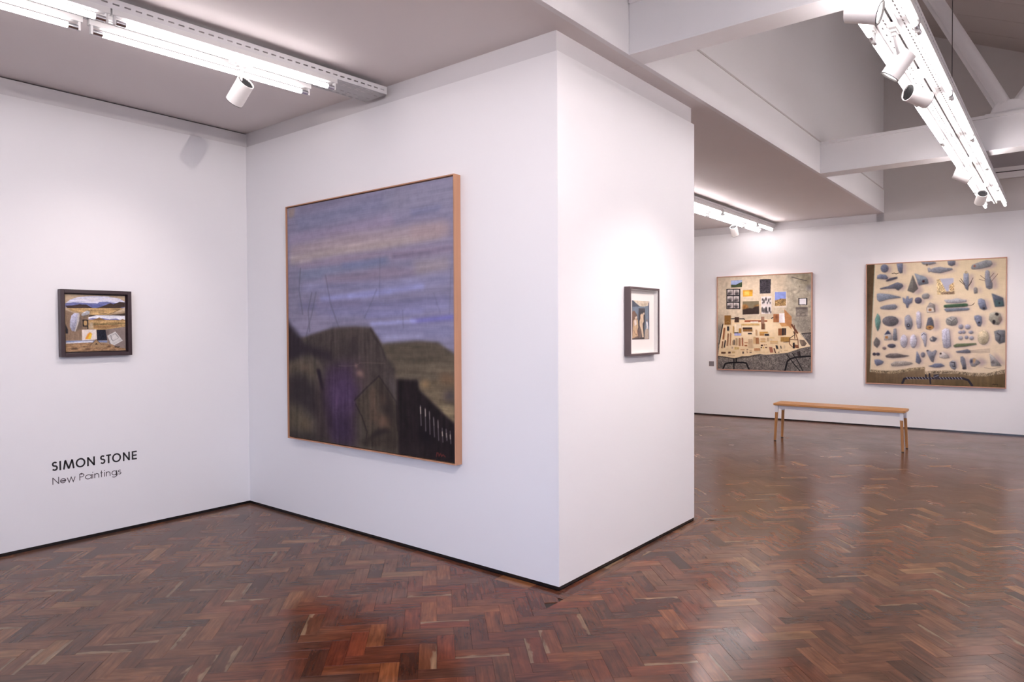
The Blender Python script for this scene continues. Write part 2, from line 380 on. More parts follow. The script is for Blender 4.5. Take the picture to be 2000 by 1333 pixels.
ART['FIGURES'] = '''
v 112,128,144 0.8 1 0.1 -139,-19 1072,-41 1148,1034 -69,1026
p 216,198,172 0.8 1 0.1 11,-13 1007,-22 918,125 632,151 429,143
p 186,164,134 2 0.7 0.04 506,77 913,61 794,127 550,141
p 72,78,94 0.8 1 0.04 -20,-3 40,6 422,150 -9,167
p 82,88,106 1.5 1 0.04 934,61 1013,5 1022,723 911,614
v 60,56,62 0.8 1 0.1 368,197 742,192 765,525 708,651 713,959 365,966 342,509
p 66,54,50 1.5 1 0.04 -4,938 340,903 729,959 999,987 1001,1011 -8,1005
v 128,92,72 1.5 1 0.1 -23,298 117,261 284,366 349,616 363,939 14,973
v 206,170,126 1.2 1 0.1 74,511 210,456 334,509 346,688 272,778 340,903 13,964 34,795
p 228,212,202 1.5 1 0.04 118,510 232,492 261,617 143,653
p 220,196,170 1 1 0.04 280,431 276,446 263,459 243,467 219,471 194,468 173,459 158,447 152,432 156,417 169,404 189,395 213,392 238,395 259,403 274,416
p 110,78,60 1.2 1 0.04 124,368 221,331 304,375 245,394 161,439
l 140,104,74 1 0.7 0 23.0 91,760 157,849 299,885
v 220,190,156 0.9 1 0.1 469,365 563,328 655,363 645,453 667,534 590,598 626,760 663,940 573,944 530,778 423,634 423,527 475,454
p 216,186,156 0.8 1 0.04 714,326 712,340 703,352 689,360 672,363 654,360 639,352 629,341 624,327 627,313 636,302 650,294 667,291 684,293 699,301 710,312
p 44,38,40 0.9 1 0.04 711,279 707,290 694,300 675,306 652,309 628,307 608,301 594,292 589,281 592,270 605,260 624,254 648,251 671,253 691,259 705,268
v 120,96,84 1.5 1 0.1 404,652 520,760 524,940 404,957
v 186,166,146 1 1 0.1 740,760 867,687 962,760 954,987 707,991
v 230,226,228 1.2 1 0.1 807,542 879,515 919,614 919,723 828,723
p 140,110,100 1 1 0.04 895,506 893,518 885,529 872,536 856,539 840,536 826,529 817,519 813,506 815,494 823,483 836,476 852,473 867,476 881,483 891,493
l 52,48,52 1 0.8 0 18.0 793,579 825,687
'''
ART['BLOCKS'] = '''
p 196,178,152 0.8 1 0.07 -34,-71 1034,-24 1034,1032 -43,1069
p 210,190,164 30 0.7 0.05 206,-6 663,3 627,363 222,429
p 172,162,142 14 0.85 0.14 751,-19 1034,-24 1034,626 855,601 750,399
p 142,132,106 16 0.8 0.1 821,-8 1008,-8 1008,146 907,91
p 112,108,112 6 0.8 0.2 949,127 1000,115 1000,188 958,170
s 128,120,110 10 0.7 0.2 794,435 1008,437 1008,618 898,609
p 150,136,118 14 0.8 0.04 -8,390 79,428 59,520 -6,705
s 112,106,100 8 0.9 0.2 -4,519 59,510 24,732 -6,797
s 106,99,94 1 1 0.45 -6,709 24,723 8,853 758,803 898,609 1008,609 1008,1015 -13,1021
s 128,118,108 25 0.5 0.4 351,864 661,840 661,965 351,982
l 40,36,38 1 1 0 9.0 893,620 936,609 1000,606
l 30,28,32 0.8 1 0 12.0 64,510 44,593 24,723
l 24,24,28 0.8 1 0 11.0 151,451 194,452 297,455 305,463
l 24,24,28 0.8 1 0 8.0 613,442 595,451 600,468 626,539 644,610
p 228,200,156 0.8 1 0.03 77,474 203,465 600,461 803,522 880,607 993,743 898,762 758,812 643,823 535,836 471,828 416,836 351,852 276,855 201,877 134,874 95,864 8,855 24,732 64,529
p 240,218,182 14 0.7 0.02 222,511 482,485 626,486 662,575 426,656 230,639
p 214,184,140 14 0.6 0.04 18,760 389,755 389,836 201,868 18,843
s 70,62,58 0.8 0.9 0.2 8,855 95,864 201,879 276,857 351,854 471,830 471,840 351,866 200,890 8,867
h 152,168,206 0.8 1 0.1 152,40 277,38 277,115 154,116
h 118,132,178 2 0.7 0.1 154,78 271,73 271,91 154,87
s 62,76,46 0.8 1 0.3 154,84 205,90 243,72 277,60 277,115 154,116
p 36,33,36 0.8 1 0.04 102,128 258,133 257,350 101,347
p 196,184,180 0.8 1 0.04 113,137 174,138 174,196 112,194
p 70,64,66 2 1 0.04 166,178 164,184 159,188 151,191 141,192 132,191 124,187 118,182 116,177 118,171 124,167 132,164 141,163 151,164 159,168 164,173
p 120,112,110 3 0.8 0.04 166,161 165,166 162,171 157,174 151,175 145,174 140,170 137,166 136,160 137,154 140,150 145,147 151,146 157,147 162,150 165,155
p 50,46,48 2 1 0.04 141,187 140,189 137,192 132,193 126,193 120,193 115,191 112,189 111,186 112,183 115,181 120,179 126,179 132,180 137,181 140,184
p 196,184,180 0.8 1 0.04 112,209 173,210 173,267 112,266
p 70,64,66 2 1 0.04 162,250 160,255 154,260 146,263 137,264 127,263 119,259 114,254 112,249 114,243 119,239 128,236 137,235 147,236 155,239 160,244
p 120,112,110 3 0.8 0.04 166,233 164,238 161,243 156,246 150,247 145,246 140,242 136,238 135,232 136,226 140,222 145,219 151,218 156,219 161,222 165,227
p 50,46,48 2 1 0.04 160,259 159,262 155,264 150,266 144,266 139,265 134,264 130,261 129,258 130,256 134,253 139,252 145,251 150,252 155,254 159,256
p 196,184,180 0.8 1 0.04 112,279 173,280 173,338 111,337
p 70,64,66 2 1 0.04 157,320 156,326 150,330 142,333 133,334 123,333 115,330 110,325 108,319 110,314 115,309 123,306 133,305 142,306 150,310 156,314
p 120,112,110 3 0.8 0.04 165,303 164,308 161,313 156,316 150,317 144,316 139,313 136,308 135,302 136,297 139,292 144,289 150,288 156,289 161,292 164,297
p 50,46,48 2 1 0.04 140,329 139,332 136,334 131,335 125,336 119,335 114,334 111,331 110,328 111,326 114,323 119,322 125,321 131,322 136,324 139,326
p 196,184,180 0.8 1 0.04 183,139 244,141 243,197 183,196
p 70,64,66 2 1 0.04 242,180 240,186 234,190 227,193 217,194 208,193 200,189 194,185 193,179 195,173 200,169 208,166 217,165 227,166 235,170 240,175
p 120,112,110 3 0.8 0.04 227,163 226,168 222,173 217,176 212,177 206,175 201,172 198,167 197,162 198,156 201,152 206,149 212,148 218,149 222,152 226,157
p 50,46,48 2 1 0.04 230,189 229,192 226,194 221,195 215,196 209,195 205,193 201,191 200,188 201,185 205,183 210,182 215,181 221,182 226,184 229,186
p 196,184,180 0.8 1 0.04 183,210 243,212 243,269 183,268
p 70,64,66 2 1 0.04 238,252 236,257 230,262 222,265 213,266 203,264 196,261 190,256 188,251 190,245 196,240 204,237 213,237 222,238 230,241 236,246
p 120,112,110 3 0.8 0.04 226,234 225,240 222,244 217,247 211,248 205,247 200,244 197,239 196,233 197,228 201,223 205,220 211,219 217,221 222,224 225,229
p 50,46,48 2 1 0.04 211,260 210,263 207,265 202,267 196,267 190,266 185,265 182,262 181,259 182,257 185,254 190,253 196,253 202,253 207,255 210,257
p 196,184,180 0.8 1 0.04 182,280 243,282 243,339 182,338
p 70,64,66 2 1 0.04 233,321 231,327 226,331 218,335 209,335 199,334 191,331 186,326 184,320 186,315 191,310 199,307 209,306 218,308 226,311 231,316
p 120,112,110 3 0.8 0.04 226,304 225,310 221,314 216,317 211,318 205,317 200,314 197,309 196,303 197,298 200,293 205,290 211,289 217,290 222,294 225,298
p 50,46,48 2 1 0.04 230,330 228,333 225,335 220,337 214,337 209,337 204,335 200,333 199,330 200,327 204,325 209,323 214,323 220,323 225,325 228,328
p 222,156,40 0.8 1 0.1 285,148 393,148 391,216 287,218
p 244,196,90 3 0.9 0.15 299,164 355,161 355,201 299,209
p 150,96,30 2 0.8 0.04 355,152 388,153 388,162 355,161
s 58,53,60 0.8 1 0.5 467,41 588,42 583,190 469,190
p 120,108,84 0.8 1 0.04 282,268 461,268 461,405 284,408
p 150,102,50 2 1 0.2 282,305 317,299 340,313 349,340 317,358 283,357
p 158,112,60 2 1 0.2 400,332 419,310 461,302 461,324
p 58,44,40 1.2 1 0.08 283,357 335,345 363,341 391,346 419,328 462,323 461,405 284,408
l 222,205,184 1.4 0.8 0 5.0 298,414 473,410
p 216,206,204 0.8 1 0.04 483,223 594,223 594,405 488,406
p 34,30,32 1.2 0.9 0.04 507,254 506,260 504,264 502,267 499,268 496,267 494,264 493,259 492,254 493,248 494,244 497,241 499,240 502,241 504,244 506,249
p 34,30,32 1.2 0.9 0.04 522,272 521,281 520,288 517,293 515,295 512,293 509,288 508,281 507,272 508,263 510,256 512,251 515,249 517,251 520,256 521,263
p 34,30,32 1.2 0.9 0.04 544,251 543,258 541,264 539,268 535,270 532,268 530,264 528,258 527,250 528,243 530,236 532,232 536,231 539,232 541,237 543,243
p 34,30,32 1.2 0.9 0.04 571,264 570,273 569,279 567,284 564,286 562,284 560,279 558,272 558,264 558,256 560,249 562,245 564,243 567,245 569,249 570,256
p 34,30,32 1.2 0.9 0.04 586,251 585,256 584,260 583,263 580,264 578,263 577,260 575,256 575,251 576,247 577,243 578,240 581,239 583,240 584,243 585,247
p 34,30,32 1.2 0.9 0.04 506,290 506,294 505,298 503,301 501,302 499,301 497,298 496,294 495,289 496,285 497,281 499,278 501,277 503,278 505,281 506,285
p 34,30,32 1.2 0.9 0.04 556,291 556,296 554,301 553,304 551,305 549,304 547,301 546,296 545,290 546,285 547,280 549,277 551,276 553,277 555,281 556,285
p 34,30,32 1.2 0.9 0.04 586,291 585,296 584,300 582,303 580,304 578,303 577,300 575,296 575,291 575,286 577,282 578,280 580,279 582,280 584,282 585,287
p 34,30,32 1.2 0.9 0.04 503,361 503,372 501,382 499,389 496,391 493,389 491,382 489,372 489,361 489,349 491,339 493,333 496,330 499,333 501,339 503,349
p 34,30,32 1.2 0.9 0.04 522,370 522,380 520,389 517,395 514,397 511,394 508,389 507,380 506,370 507,360 509,351 511,345 514,343 517,345 520,351 522,360
p 34,30,32 1.2 0.9 0.04 548,366 547,379 544,391 541,399 537,401 533,399 529,391 527,379 526,366 527,352 529,340 533,333 537,330 541,333 545,341 547,352
p 34,30,32 1.2 0.9 0.04 582,362 581,371 579,379 576,385 573,387 569,385 567,379 565,371 564,362 565,352 567,344 570,339 573,337 576,339 579,344 581,352
p 34,30,32 1.2 0.9 0.04 592,389 591,394 590,399 588,402 586,403 584,402 582,399 581,394 581,389 581,383 583,379 584,375 586,374 588,376 590,379 591,383
p 34,30,32 1.2 0.9 0.04 560,388 560,394 559,398 557,401 555,402 553,401 551,398 550,394 549,388 550,383 551,378 553,375 555,374 557,375 559,378 560,383
p 34,30,32 1.2 0.9 0.04 581,344 580,347 579,350 576,352 573,352 570,351 567,350 566,347 565,344 566,341 567,338 570,337 573,336 576,337 579,339 580,341
l 200,170,160 1 0.8 0 4.5 486,312 593,311
p 226,214,200 1 0.5 0.04 625,174 751,175 752,343 627,345
p 126,142,208 0.8 1 0.06 629,180 744,179 744,268 629,270
s 150,118,74 0.8 1 0.5 629,267 663,259 689,249 744,252 744,324 629,327
p 40,34,38 0.8 1 0.04 870,248 961,251 961,321 870,319
p 228,226,230 0.8 1 0.04 881,255 949,256 949,316 881,314
p 136,126,116 0.8 1 0.12 844,340 964,342 964,437 846,441
p 88,80,76 2 0.9 0.04 848,343 961,344 961,366 848,364
p 96,88,82 1.6 0.8 0.04 894,414 893,422 888,428 881,432 872,433 863,432 856,427 851,421 850,414 851,406 856,400 863,396 872,395 881,396 888,401 893,407
p 156,146,132 1.6 0.9 0.04 889,414 888,420 884,425 879,428 872,429 865,428 860,424 856,419 855,414 856,408 860,403 865,400 872,399 879,400 884,404 888,409
p 96,88,82 1.6 0.8 0.04 945,419 943,426 937,431 929,435 919,436 909,435 901,431 895,425 894,419 895,412 901,406 909,403 919,402 929,403 937,407 943,413
p 156,146,132 1.6 0.9 0.04 940,419 938,424 934,428 927,431 919,432 911,431 905,428 900,424 899,419 900,414 905,410 911,407 919,406 927,407 934,410 938,414
p 96,88,82 1.6 0.8 0.04 888,380 887,384 882,387 876,389 868,390 860,389 853,386 849,383 847,379 849,375 853,372 860,370 868,369 876,370 882,372 887,376
p 156,146,132 1.6 0.9 0.04 883,379 882,382 879,384 874,385 868,385 862,385 857,383 853,381 852,379 853,377 857,375 862,374 868,373 874,374 879,375 882,377
p 96,88,82 1.6 0.8 0.04 953,385 950,389 944,392 935,394 924,395 912,394 903,391 897,388 894,384 897,380 903,377 912,375 924,374 935,375 944,377 950,381
p 156,146,132 1.6 0.9 0.04 947,385 946,387 940,389 933,390 924,390 914,390 907,388 901,386 900,384 901,382 907,380 914,379 924,378 933,379 940,380 946,382
l 78,72,70 0.8 1 0 7.0 802,31 847,45 881,57 954,75
p 110,100,90 1 1 0.04 886,133 886,136 885,138 883,139 881,140 879,139 877,138 876,135 876,133 876,130 877,128 879,127 881,126 883,127 885,128 886,130
l 120,112,96 2 0.6 0 4.5 855,201 889,176 949,178 975,205
p 214,202,176 2 1 0.04 863,143 862,146 859,148 855,150 851,150 846,149 842,148 840,145 839,142 840,139 842,137 846,135 851,135 855,135 859,137 862,140
l 120,110,96 1.5 0.6 0 4.6 881,444 876,505 863,557
l 120,110,96 1.5 0.6 0 4.5 936,445 953,514 966,557
p 176,150,116 1.2 0.6 0.04 151,421 160,427 159,521 150,517
p 150,122,92 1 0.6 0.04 79,517 150,517 155,522 83,522
v 134,92,40 0.8 1 0.08 80,415 151,416 150,517 79,517
l 190,150,100 1 0.8 0 4.0 93,490 122,483 141,497
p 176,150,116 1.2 0.6 0.04 242,442 250,448 250,495 242,491
p 150,122,92 1 0.6 0.04 193,491 242,491 246,496 197,496
v 72,48,40 0.8 1 0.08 194,436 242,437 242,491 193,491
v 158,82,48 0.8 1 0.08 305,470 550,472 550,489 305,488
p 176,150,116 1.2 0.6 0.04 453,491 461,496 461,501 453,498
p 150,122,92 1 0.6 0.04 367,497 453,498 457,502 371,502
v 244,234,220 0.8 1 0.08 367,485 453,485 453,498 367,497
p 176,150,116 1.2 0.6 0.04 464,514 472,519 472,530 464,526
p 150,122,92 1 0.6 0.04 269,526 464,526 468,531 273,530
v 206,164,98 0.8 1 0.08 269,508 464,509 464,526 269,526
p 176,150,116 1.2 0.6 0.04 517,441 525,447 525,516 516,512
p 150,122,92 1 0.6 0.04 484,512 516,512 521,517 487,517
v 150,110,90 0.8 1 0.08 484,435 517,436 516,512 484,512
p 176,150,116 1.2 0.6 0.04 523,512 531,518 531,571 523,568
p 150,122,92 1 0.6 0.04 487,568 523,568 527,572 491,572
v 112,74,52 0.8 1 0.08 487,507 523,507 523,568 487,568
p 176,150,116 1.2 0.6 0.04 264,517 273,522 272,606 264,602
p 150,122,92 1 0.6 0.04 183,602 264,602 268,607 187,607
v 226,206,176 0.8 1 0.08 184,511 264,511 264,602 183,602
p 176,150,116 1.2 0.6 0.04 187,539 196,545 196,610 187,607
p 150,122,92 1 0.6 0.04 174,607 187,607 192,611 178,611
v 198,150,80 0.8 1 0.08 174,534 188,534 187,607 174,607
p 176,150,116 1.2 0.6 0.04 269,562 277,568 277,610 268,607
p 150,122,92 1 0.6 0.04 241,607 268,607 273,611 245,611
v 172,120,48 0.8 1 0.08 241,557 269,557 268,607 241,607
p 176,150,116 1.2 0.6 0.04 238,604 247,609 247,615 238,611
p 150,122,92 1 0.6 0.04 189,611 238,611 243,616 193,616
v 44,40,48 0.8 1 0.08 189,599 238,599 238,611 189,611
p 176,150,116 1.2 0.6 0.04 265,614 273,619 273,638 264,635
p 150,122,92 1 0.6 0.04 191,635 264,635 269,639 194,640
v 164,168,220 0.8 1 0.08 191,609 265,608 264,635 191,635
p 176,150,116 1.2 0.6 0.04 388,551 396,557 396,571 388,568
p 150,122,92 1 0.6 0.04 282,568 388,568 393,572 285,572
v 64,46,42 0.8 1 0.08 282,546 388,546 388,568 282,568
p 176,150,116 1.2 0.6 0.04 390,571 398,577 398,595 390,591
p 150,122,92 1 0.6 0.04 287,591 390,591 394,596 291,596
v 140,96,48 0.8 1 0.08 287,566 390,566 390,591 287,591
p 176,150,116 1.2 0.6 0.04 132,542 141,547 140,586 132,582
p 150,122,92 1 0.6 0.04 109,582 132,582 137,587 113,587
v 46,46,54 0.8 1 0.08 109,536 132,536 132,582 109,582
p 176,150,116 1.2 0.6 0.04 384,609 392,614 392,623 384,620
p 150,122,92 1 0.6 0.04 341,620 384,620 389,624 345,625
v 48,46,54 0.8 1 0.08 341,604 384,604 384,620 341,620
p 176,150,116 1.2 0.6 0.04 441,577 450,582 453,638 445,634
p 150,122,92 1 0.6 0.04 426,634 445,634 449,639 430,639
v 196,152,110 0.8 1 0.08 423,571 441,571 445,634 426,634
p 176,150,116 1.2 0.6 0.04 558,596 566,601 566,612 558,609
p 150,122,92 1 0.6 0.04 465,609 558,609 562,613 469,613
v 216,186,140 0.8 1 0.08 465,591 558,591 558,609 465,609
v 206,150,70 0.8 1 0.08 467,595 554,594 554,610 467,611
v 176,122,62 0.8 1 0.08 467,611 518,611 518,636 467,636
p 176,150,116 1.2 0.6 0.04 568,621 576,626 576,641 568,637
p 150,122,92 1 0.6 0.04 522,637 568,637 572,641 526,642
v 60,52,54 0.8 1 0.08 522,616 568,616 568,637 522,637
p 176,150,116 1.2 0.6 0.04 90,555 98,560 84,680 75,676
p 150,122,92 1 0.6 0.04 56,676 75,676 80,681 60,681
v 150,88,48 0.8 1 0.08 70,549 90,549 75,676 56,676
p 176,150,116 1.2 0.6 0.04 132,617 140,623 130,749 121,746
p 150,122,92 1 0.6 0.04 104,746 121,746 126,750 108,751
v 150,104,72 0.8 1 0.08 114,612 132,612 121,746 104,746
p 176,150,116 1.2 0.6 0.04 155,610 163,615 157,744 148,740
p 150,122,92 1 0.6 0.04 139,740 148,740 153,744 143,745
v 158,98,62 0.8 1 0.08 146,604 155,604 148,740 139,740
p 176,150,116 1.2 0.6 0.04 67,702 76,708 66,774 57,771
p 150,122,92 1 0.6 0.04 44,771 57,771 62,775 48,775
v 112,70,44 0.8 1 0.08 54,697 67,697 57,771 44,771
p 176,150,116 1.2 0.6 0.04 96,691 105,696 93,768 84,765
p 150,122,92 1 0.6 0.04 71,765 84,765 89,769 75,769
v 44,38,42 0.8 1 0.08 83,685 97,685 84,765 71,765
p 176,150,116 1.2 0.6 0.04 177,694 186,699 185,740 177,736
p 150,122,92 1 0.6 0.04 169,736 177,736 181,740 173,741
v 150,104,72 0.8 1 0.08 169,688 177,688 177,736 169,736
p 176,150,116 1.2 0.6 0.04 194,685 203,690 202,739 194,736
p 150,122,92 1 0.6 0.04 182,736 194,736 199,740 186,740
v 50,42,42 0.8 1 0.08 183,679 194,679 194,736 182,736
p 176,150,116 1.2 0.6 0.04 227,668 235,673 235,741 226,737
p 150,122,92 1 0.6 0.04 203,737 226,737 231,742 207,742
v 176,144,108 0.8 1 0.08 204,663 227,662 226,737 203,737
p 176,150,116 1.2 0.6 0.04 261,666 269,671 269,748 260,744
p 150,122,92 1 0.6 0.04 239,744 260,744 265,749 243,749
v 160,112,80 0.8 1 0.08 240,660 261,660 260,744 239,744
p 176,150,116 1.2 0.6 0.04 287,662 295,667 299,747 290,744
p 150,122,92 1 0.6 0.04 275,744 290,744 295,748 279,748
v 160,92,60 0.8 1 0.08 272,657 287,657 290,744 275,744
p 176,150,116 1.2 0.6 0.04 389,676 398,681 401,766 393,762
p 150,122,92 1 0.6 0.04 346,763 393,762 397,767 350,767
v 200,166,128 0.8 1 0.08 343,671 389,670 393,762 346,763
p 176,150,116 1.2 0.6 0.04 426,652 435,657 434,722 426,719
p 150,122,92 1 0.6 0.04 400,719 426,719 431,723 404,723
v 206,166,116 0.8 1 0.08 401,647 426,647 426,719 400,719
p 176,150,116 1.2 0.6 0.04 459,661 468,666 471,725 463,722
p 150,122,92 1 0.6 0.04 428,722 463,722 467,726 431,727
v 156,104,66 0.8 1 0.08 424,656 459,656 463,722 428,722
p 176,150,116 1.2 0.6 0.04 531,668 539,673 539,680 531,677
p 150,122,92 1 0.6 0.04 478,677 531,677 536,681 481,681
v 196,150,104 0.8 1 0.08 478,663 531,662 531,677 478,677
p 176,150,116 1.2 0.6 0.04 531,691 539,696 539,705 531,702
p 150,122,92 1 0.6 0.04 477,702 531,702 536,706 481,706
v 204,160,104 0.8 1 0.08 477,686 531,685 531,702 477,702
p 176,150,116 1.2 0.6 0.04 565,660 573,666 573,696 565,692
p 150,122,92 1 0.6 0.04 547,692 565,692 569,697 550,697
v 186,152,112 0.8 1 0.08 547,655 565,655 565,692 547,692
p 176,150,116 1.2 0.6 0.04 622,656 630,662 630,663 622,660
p 150,122,92 1 0.6 0.04 572,660 622,660 627,664 576,665
v 214,176,118 0.8 1 0.08 572,651 622,651 622,660 572,660
p 176,150,116 1.2 0.6 0.04 661,695 669,700 669,704 661,700
p 150,122,92 1 0.6 0.04 579,701 661,700 666,705 583,705
v 210,166,104 0.8 1 0.08 579,690 661,690 661,700 579,701
p 176,150,116 1.2 0.6 0.04 661,713 669,718 669,720 661,716
p 150,122,92 1 0.6 0.04 583,717 661,716 666,721 586,721
v 196,150,96 0.8 1 0.08 583,708 661,707 661,716 583,717
p 176,150,116 1.2 0.6 0.04 599,674 607,679 607,685 599,681
p 150,122,92 1 0.6 0.04 579,681 599,681 603,686 583,686
v 196,180,156 0.8 1 0.08 579,669 599,669 599,681 579,681
p 176,150,116 1.2 0.6 0.04 339,711 347,716 347,718 339,714
p 150,122,92 1 0.6 0.04 303,715 339,714 344,719 307,719
v 176,120,84 0.8 1 0.08 304,705 339,705 339,714 303,715
p 176,150,116 1.2 0.6 0.04 335,740 343,745 343,750 335,747
p 150,122,92 1 0.6 0.04 305,747 335,747 340,751 309,752
v 156,88,48 0.8 1 0.08 305,734 335,734 335,747 305,747
p 176,150,116 1.2 0.6 0.04 473,772 482,777 482,799 473,795
p 150,122,92 1 0.6 0.04 409,796 473,795 478,800 413,801
v 186,130,86 0.8 1 0.08 409,768 473,767 473,795 409,796
p 176,150,116 1.2 0.6 0.04 602,760 610,765 623,814 615,811
p 150,122,92 1 0.6 0.04 580,812 615,811 619,815 584,816
v 160,98,74 0.8 1 0.08 568,755 602,754 615,811 580,812
p 176,150,116 1.2 0.6 0.04 627,770 635,775 651,819 643,816
p 150,122,92 1 0.6 0.04 631,816 643,816 648,820 634,820
v 84,42,36 0.8 1 0.08 615,765 627,765 643,816 631,816
p 176,150,116 1.2 0.6 0.04 658,741 666,746 675,776 667,773
p 150,122,92 1 0.6 0.04 645,773 667,773 671,777 649,778
v 44,42,46 0.8 1 0.08 636,736 658,736 667,773 645,773
p 176,150,116 1.2 0.6 0.04 695,744 703,749 708,772 700,769
p 150,122,92 1 0.6 0.04 691,769 700,769 705,773 695,773
v 40,38,42 0.8 1 0.08 686,739 695,739 700,769 691,769
p 176,150,116 1.2 0.6 0.04 675,766 683,771 696,799 688,796
p 150,122,92 1 0.6 0.04 679,796 688,796 692,800 682,800
v 216,190,156 0.8 1 0.08 667,760 675,760 688,796 679,796
p 176,150,116 1.2 0.6 0.04 732,738 740,744 740,766 732,763
p 150,122,92 1 0.6 0.04 723,763 732,763 736,767 727,768
v 206,180,146 0.8 1 0.08 723,733 732,733 732,763 723,763
v 74,48,42 0.8 1 0.08 481,729 505,729 505,745 481,745
v 140,84,50 0.8 1 0.08 512,729 526,728 526,737 512,737
v 110,80,60 0.8 1 0.08 533,727 544,726 544,734 533,734
v 60,42,42 0.8 1 0.08 479,754 492,754 492,766 479,767
v 206,166,84 0.8 1 0.08 501,756 517,755 517,768 501,768
v 80,50,46 0.8 1 0.08 528,755 548,755 548,766 528,766
v 96,66,54 0.8 1 0.08 326,780 342,779 342,787 326,787
v 120,84,64 0.8 1 0.08 325,798 340,797 340,804 325,804
v 110,76,60 0.8 1 0.08 327,814 344,814 344,821 327,821
v 150,112,80 0.8 1 0.08 359,795 387,795 387,800 359,801
v 72,54,48 0.8 1 0.08 359,812 383,811 383,819 359,820
v 90,72,66 0.8 1 0.08 280,806 299,805 299,827 280,828
v 178,124,80 0.8 1 0.08 260,782 305,782 305,789 260,790
v 196,164,98 0.8 1 0.08 192,758 218,757 218,785 192,785
v 196,160,96 0.8 1 0.08 224,759 243,759 243,783 224,783
v 176,150,130 0.8 1 0.08 161,756 178,756 178,776 161,776
v 88,58,40 0.8 1 0.08 43,811 94,811 94,831 43,832
v 88,56,44 0.8 1 0.08 123,808 151,808 151,828 122,829
v 196,160,110 0.8 1 0.08 165,806 199,805 199,825 165,826
v 196,160,112 0.8 1 0.08 426,807 562,805 562,809 426,811
v 196,160,100 0.8 1 0.08 729,782 764,782 764,788 728,789
v 150,120,92 0.8 1 0.08 122,851 197,849 197,855 122,856
v 200,170,130 0.8 1 0.08 697,787 706,786 705,804 697,804
v 150,130,112 0.8 1 0.08 661,801 679,801 679,813 661,814
p 176,150,116 1.2 0.6 0.04 673,414 681,420 681,497 673,494
p 150,122,92 1 0.6 0.04 613,493 673,494 677,498 616,498
v 168,104,62 0.8 1 0.08 613,408 673,409 673,494 613,493
p 112,66,48 2 0.7 0.04 660,439 659,448 657,455 653,460 648,462 643,460 639,455 636,447 635,439 636,430 639,422 643,418 648,416 653,418 657,423 659,430
p 176,150,116 1.2 0.6 0.04 737,408 745,413 745,505 737,501
p 150,122,92 1 0.6 0.04 674,501 737,501 741,505 678,505
v 232,222,222 0.8 1 0.08 675,402 737,403 737,501 674,501
p 204,146,88 0.8 1 0.04 676,502 741,501 773,536 701,541
p 184,126,78 0.8 1 0.06 726,359 803,439 803,568 736,505
p 176,150,116 1.2 0.6 0.04 706,564 714,569 714,635 706,631
p 150,122,92 1 0.6 0.04 665,631 706,631 710,636 669,636
v 142,88,52 0.8 1 0.08 665,559 706,559 706,631 665,631
v 50,44,46 0.8 1 0.08 704,557 722,557 722,631 704,631
v 96,68,50 0.8 1 0.08 720,557 743,557 743,629 720,629
v 48,42,44 0.8 1 0.08 734,559 747,559 746,626 734,626
p 176,150,116 1.2 0.6 0.04 788,652 796,657 796,699 788,696
p 150,122,92 1 0.6 0.04 690,697 788,696 793,700 693,701
v 172,128,62 0.8 1 0.08 690,647 788,647 788,696 690,697
l 70,54,46 0.8 1 0 6.5 722,701 781,697
p 228,206,172 0.8 0.7 0.02 872,610 893,601 992,739 923,757 872,749
p 112,96,84 0.8 1 0.1 882,676 932,679 956,713 939,739 906,741 889,709
p 150,128,106 1.5 0.6 0.04 882,676 923,696 915,740 889,709
l 112,66,46 0.8 1 0 19.5 804,522 861,605
l 96,60,46 0.8 1 0 8.0 832,527 835,662
l 70,50,46 0.8 1 0 7.0 781,664 835,624 820,590
l 128,78,50 0.8 1 0 8.5 841,601 867,679
l 110,68,48 0.8 1 0 8.0 780,673 868,677 872,758 811,750 781,719 780,673
p 140,88,58 0.8 1 0.04 818,720 868,732 868,754 820,750
p 34,32,38 0.8 1 0.04 815,706 835,706 835,765 814,765
l 26,24,28 0.8 1 0 16.5 63,998 89,940 133,930 276,921 323,929 356,997
l 26,24,28 0.8 1 0 14.0 187,886 186,998
l 26,24,28 0.8 1 0 16.0 212,880 214,922
l 26,24,28 0.8 1 0 17.0 735,1002 760,900 793,871 854,854 1000,842
l 28,26,30 0.8 1 0 9.0 762,840 828,925 896,1002
l 28,26,30 0.8 1 0 8.5 813,816 863,889 921,1001
p 58,48,48 0.8 1 0.04 854,796 880,796 896,843 872,850
l 30,28,30 0.8 1 0 9.0 880,796 894,844
l 90,84,80 1 0.7 0 4.5 944,984 954,979 963,987 976,980
'''
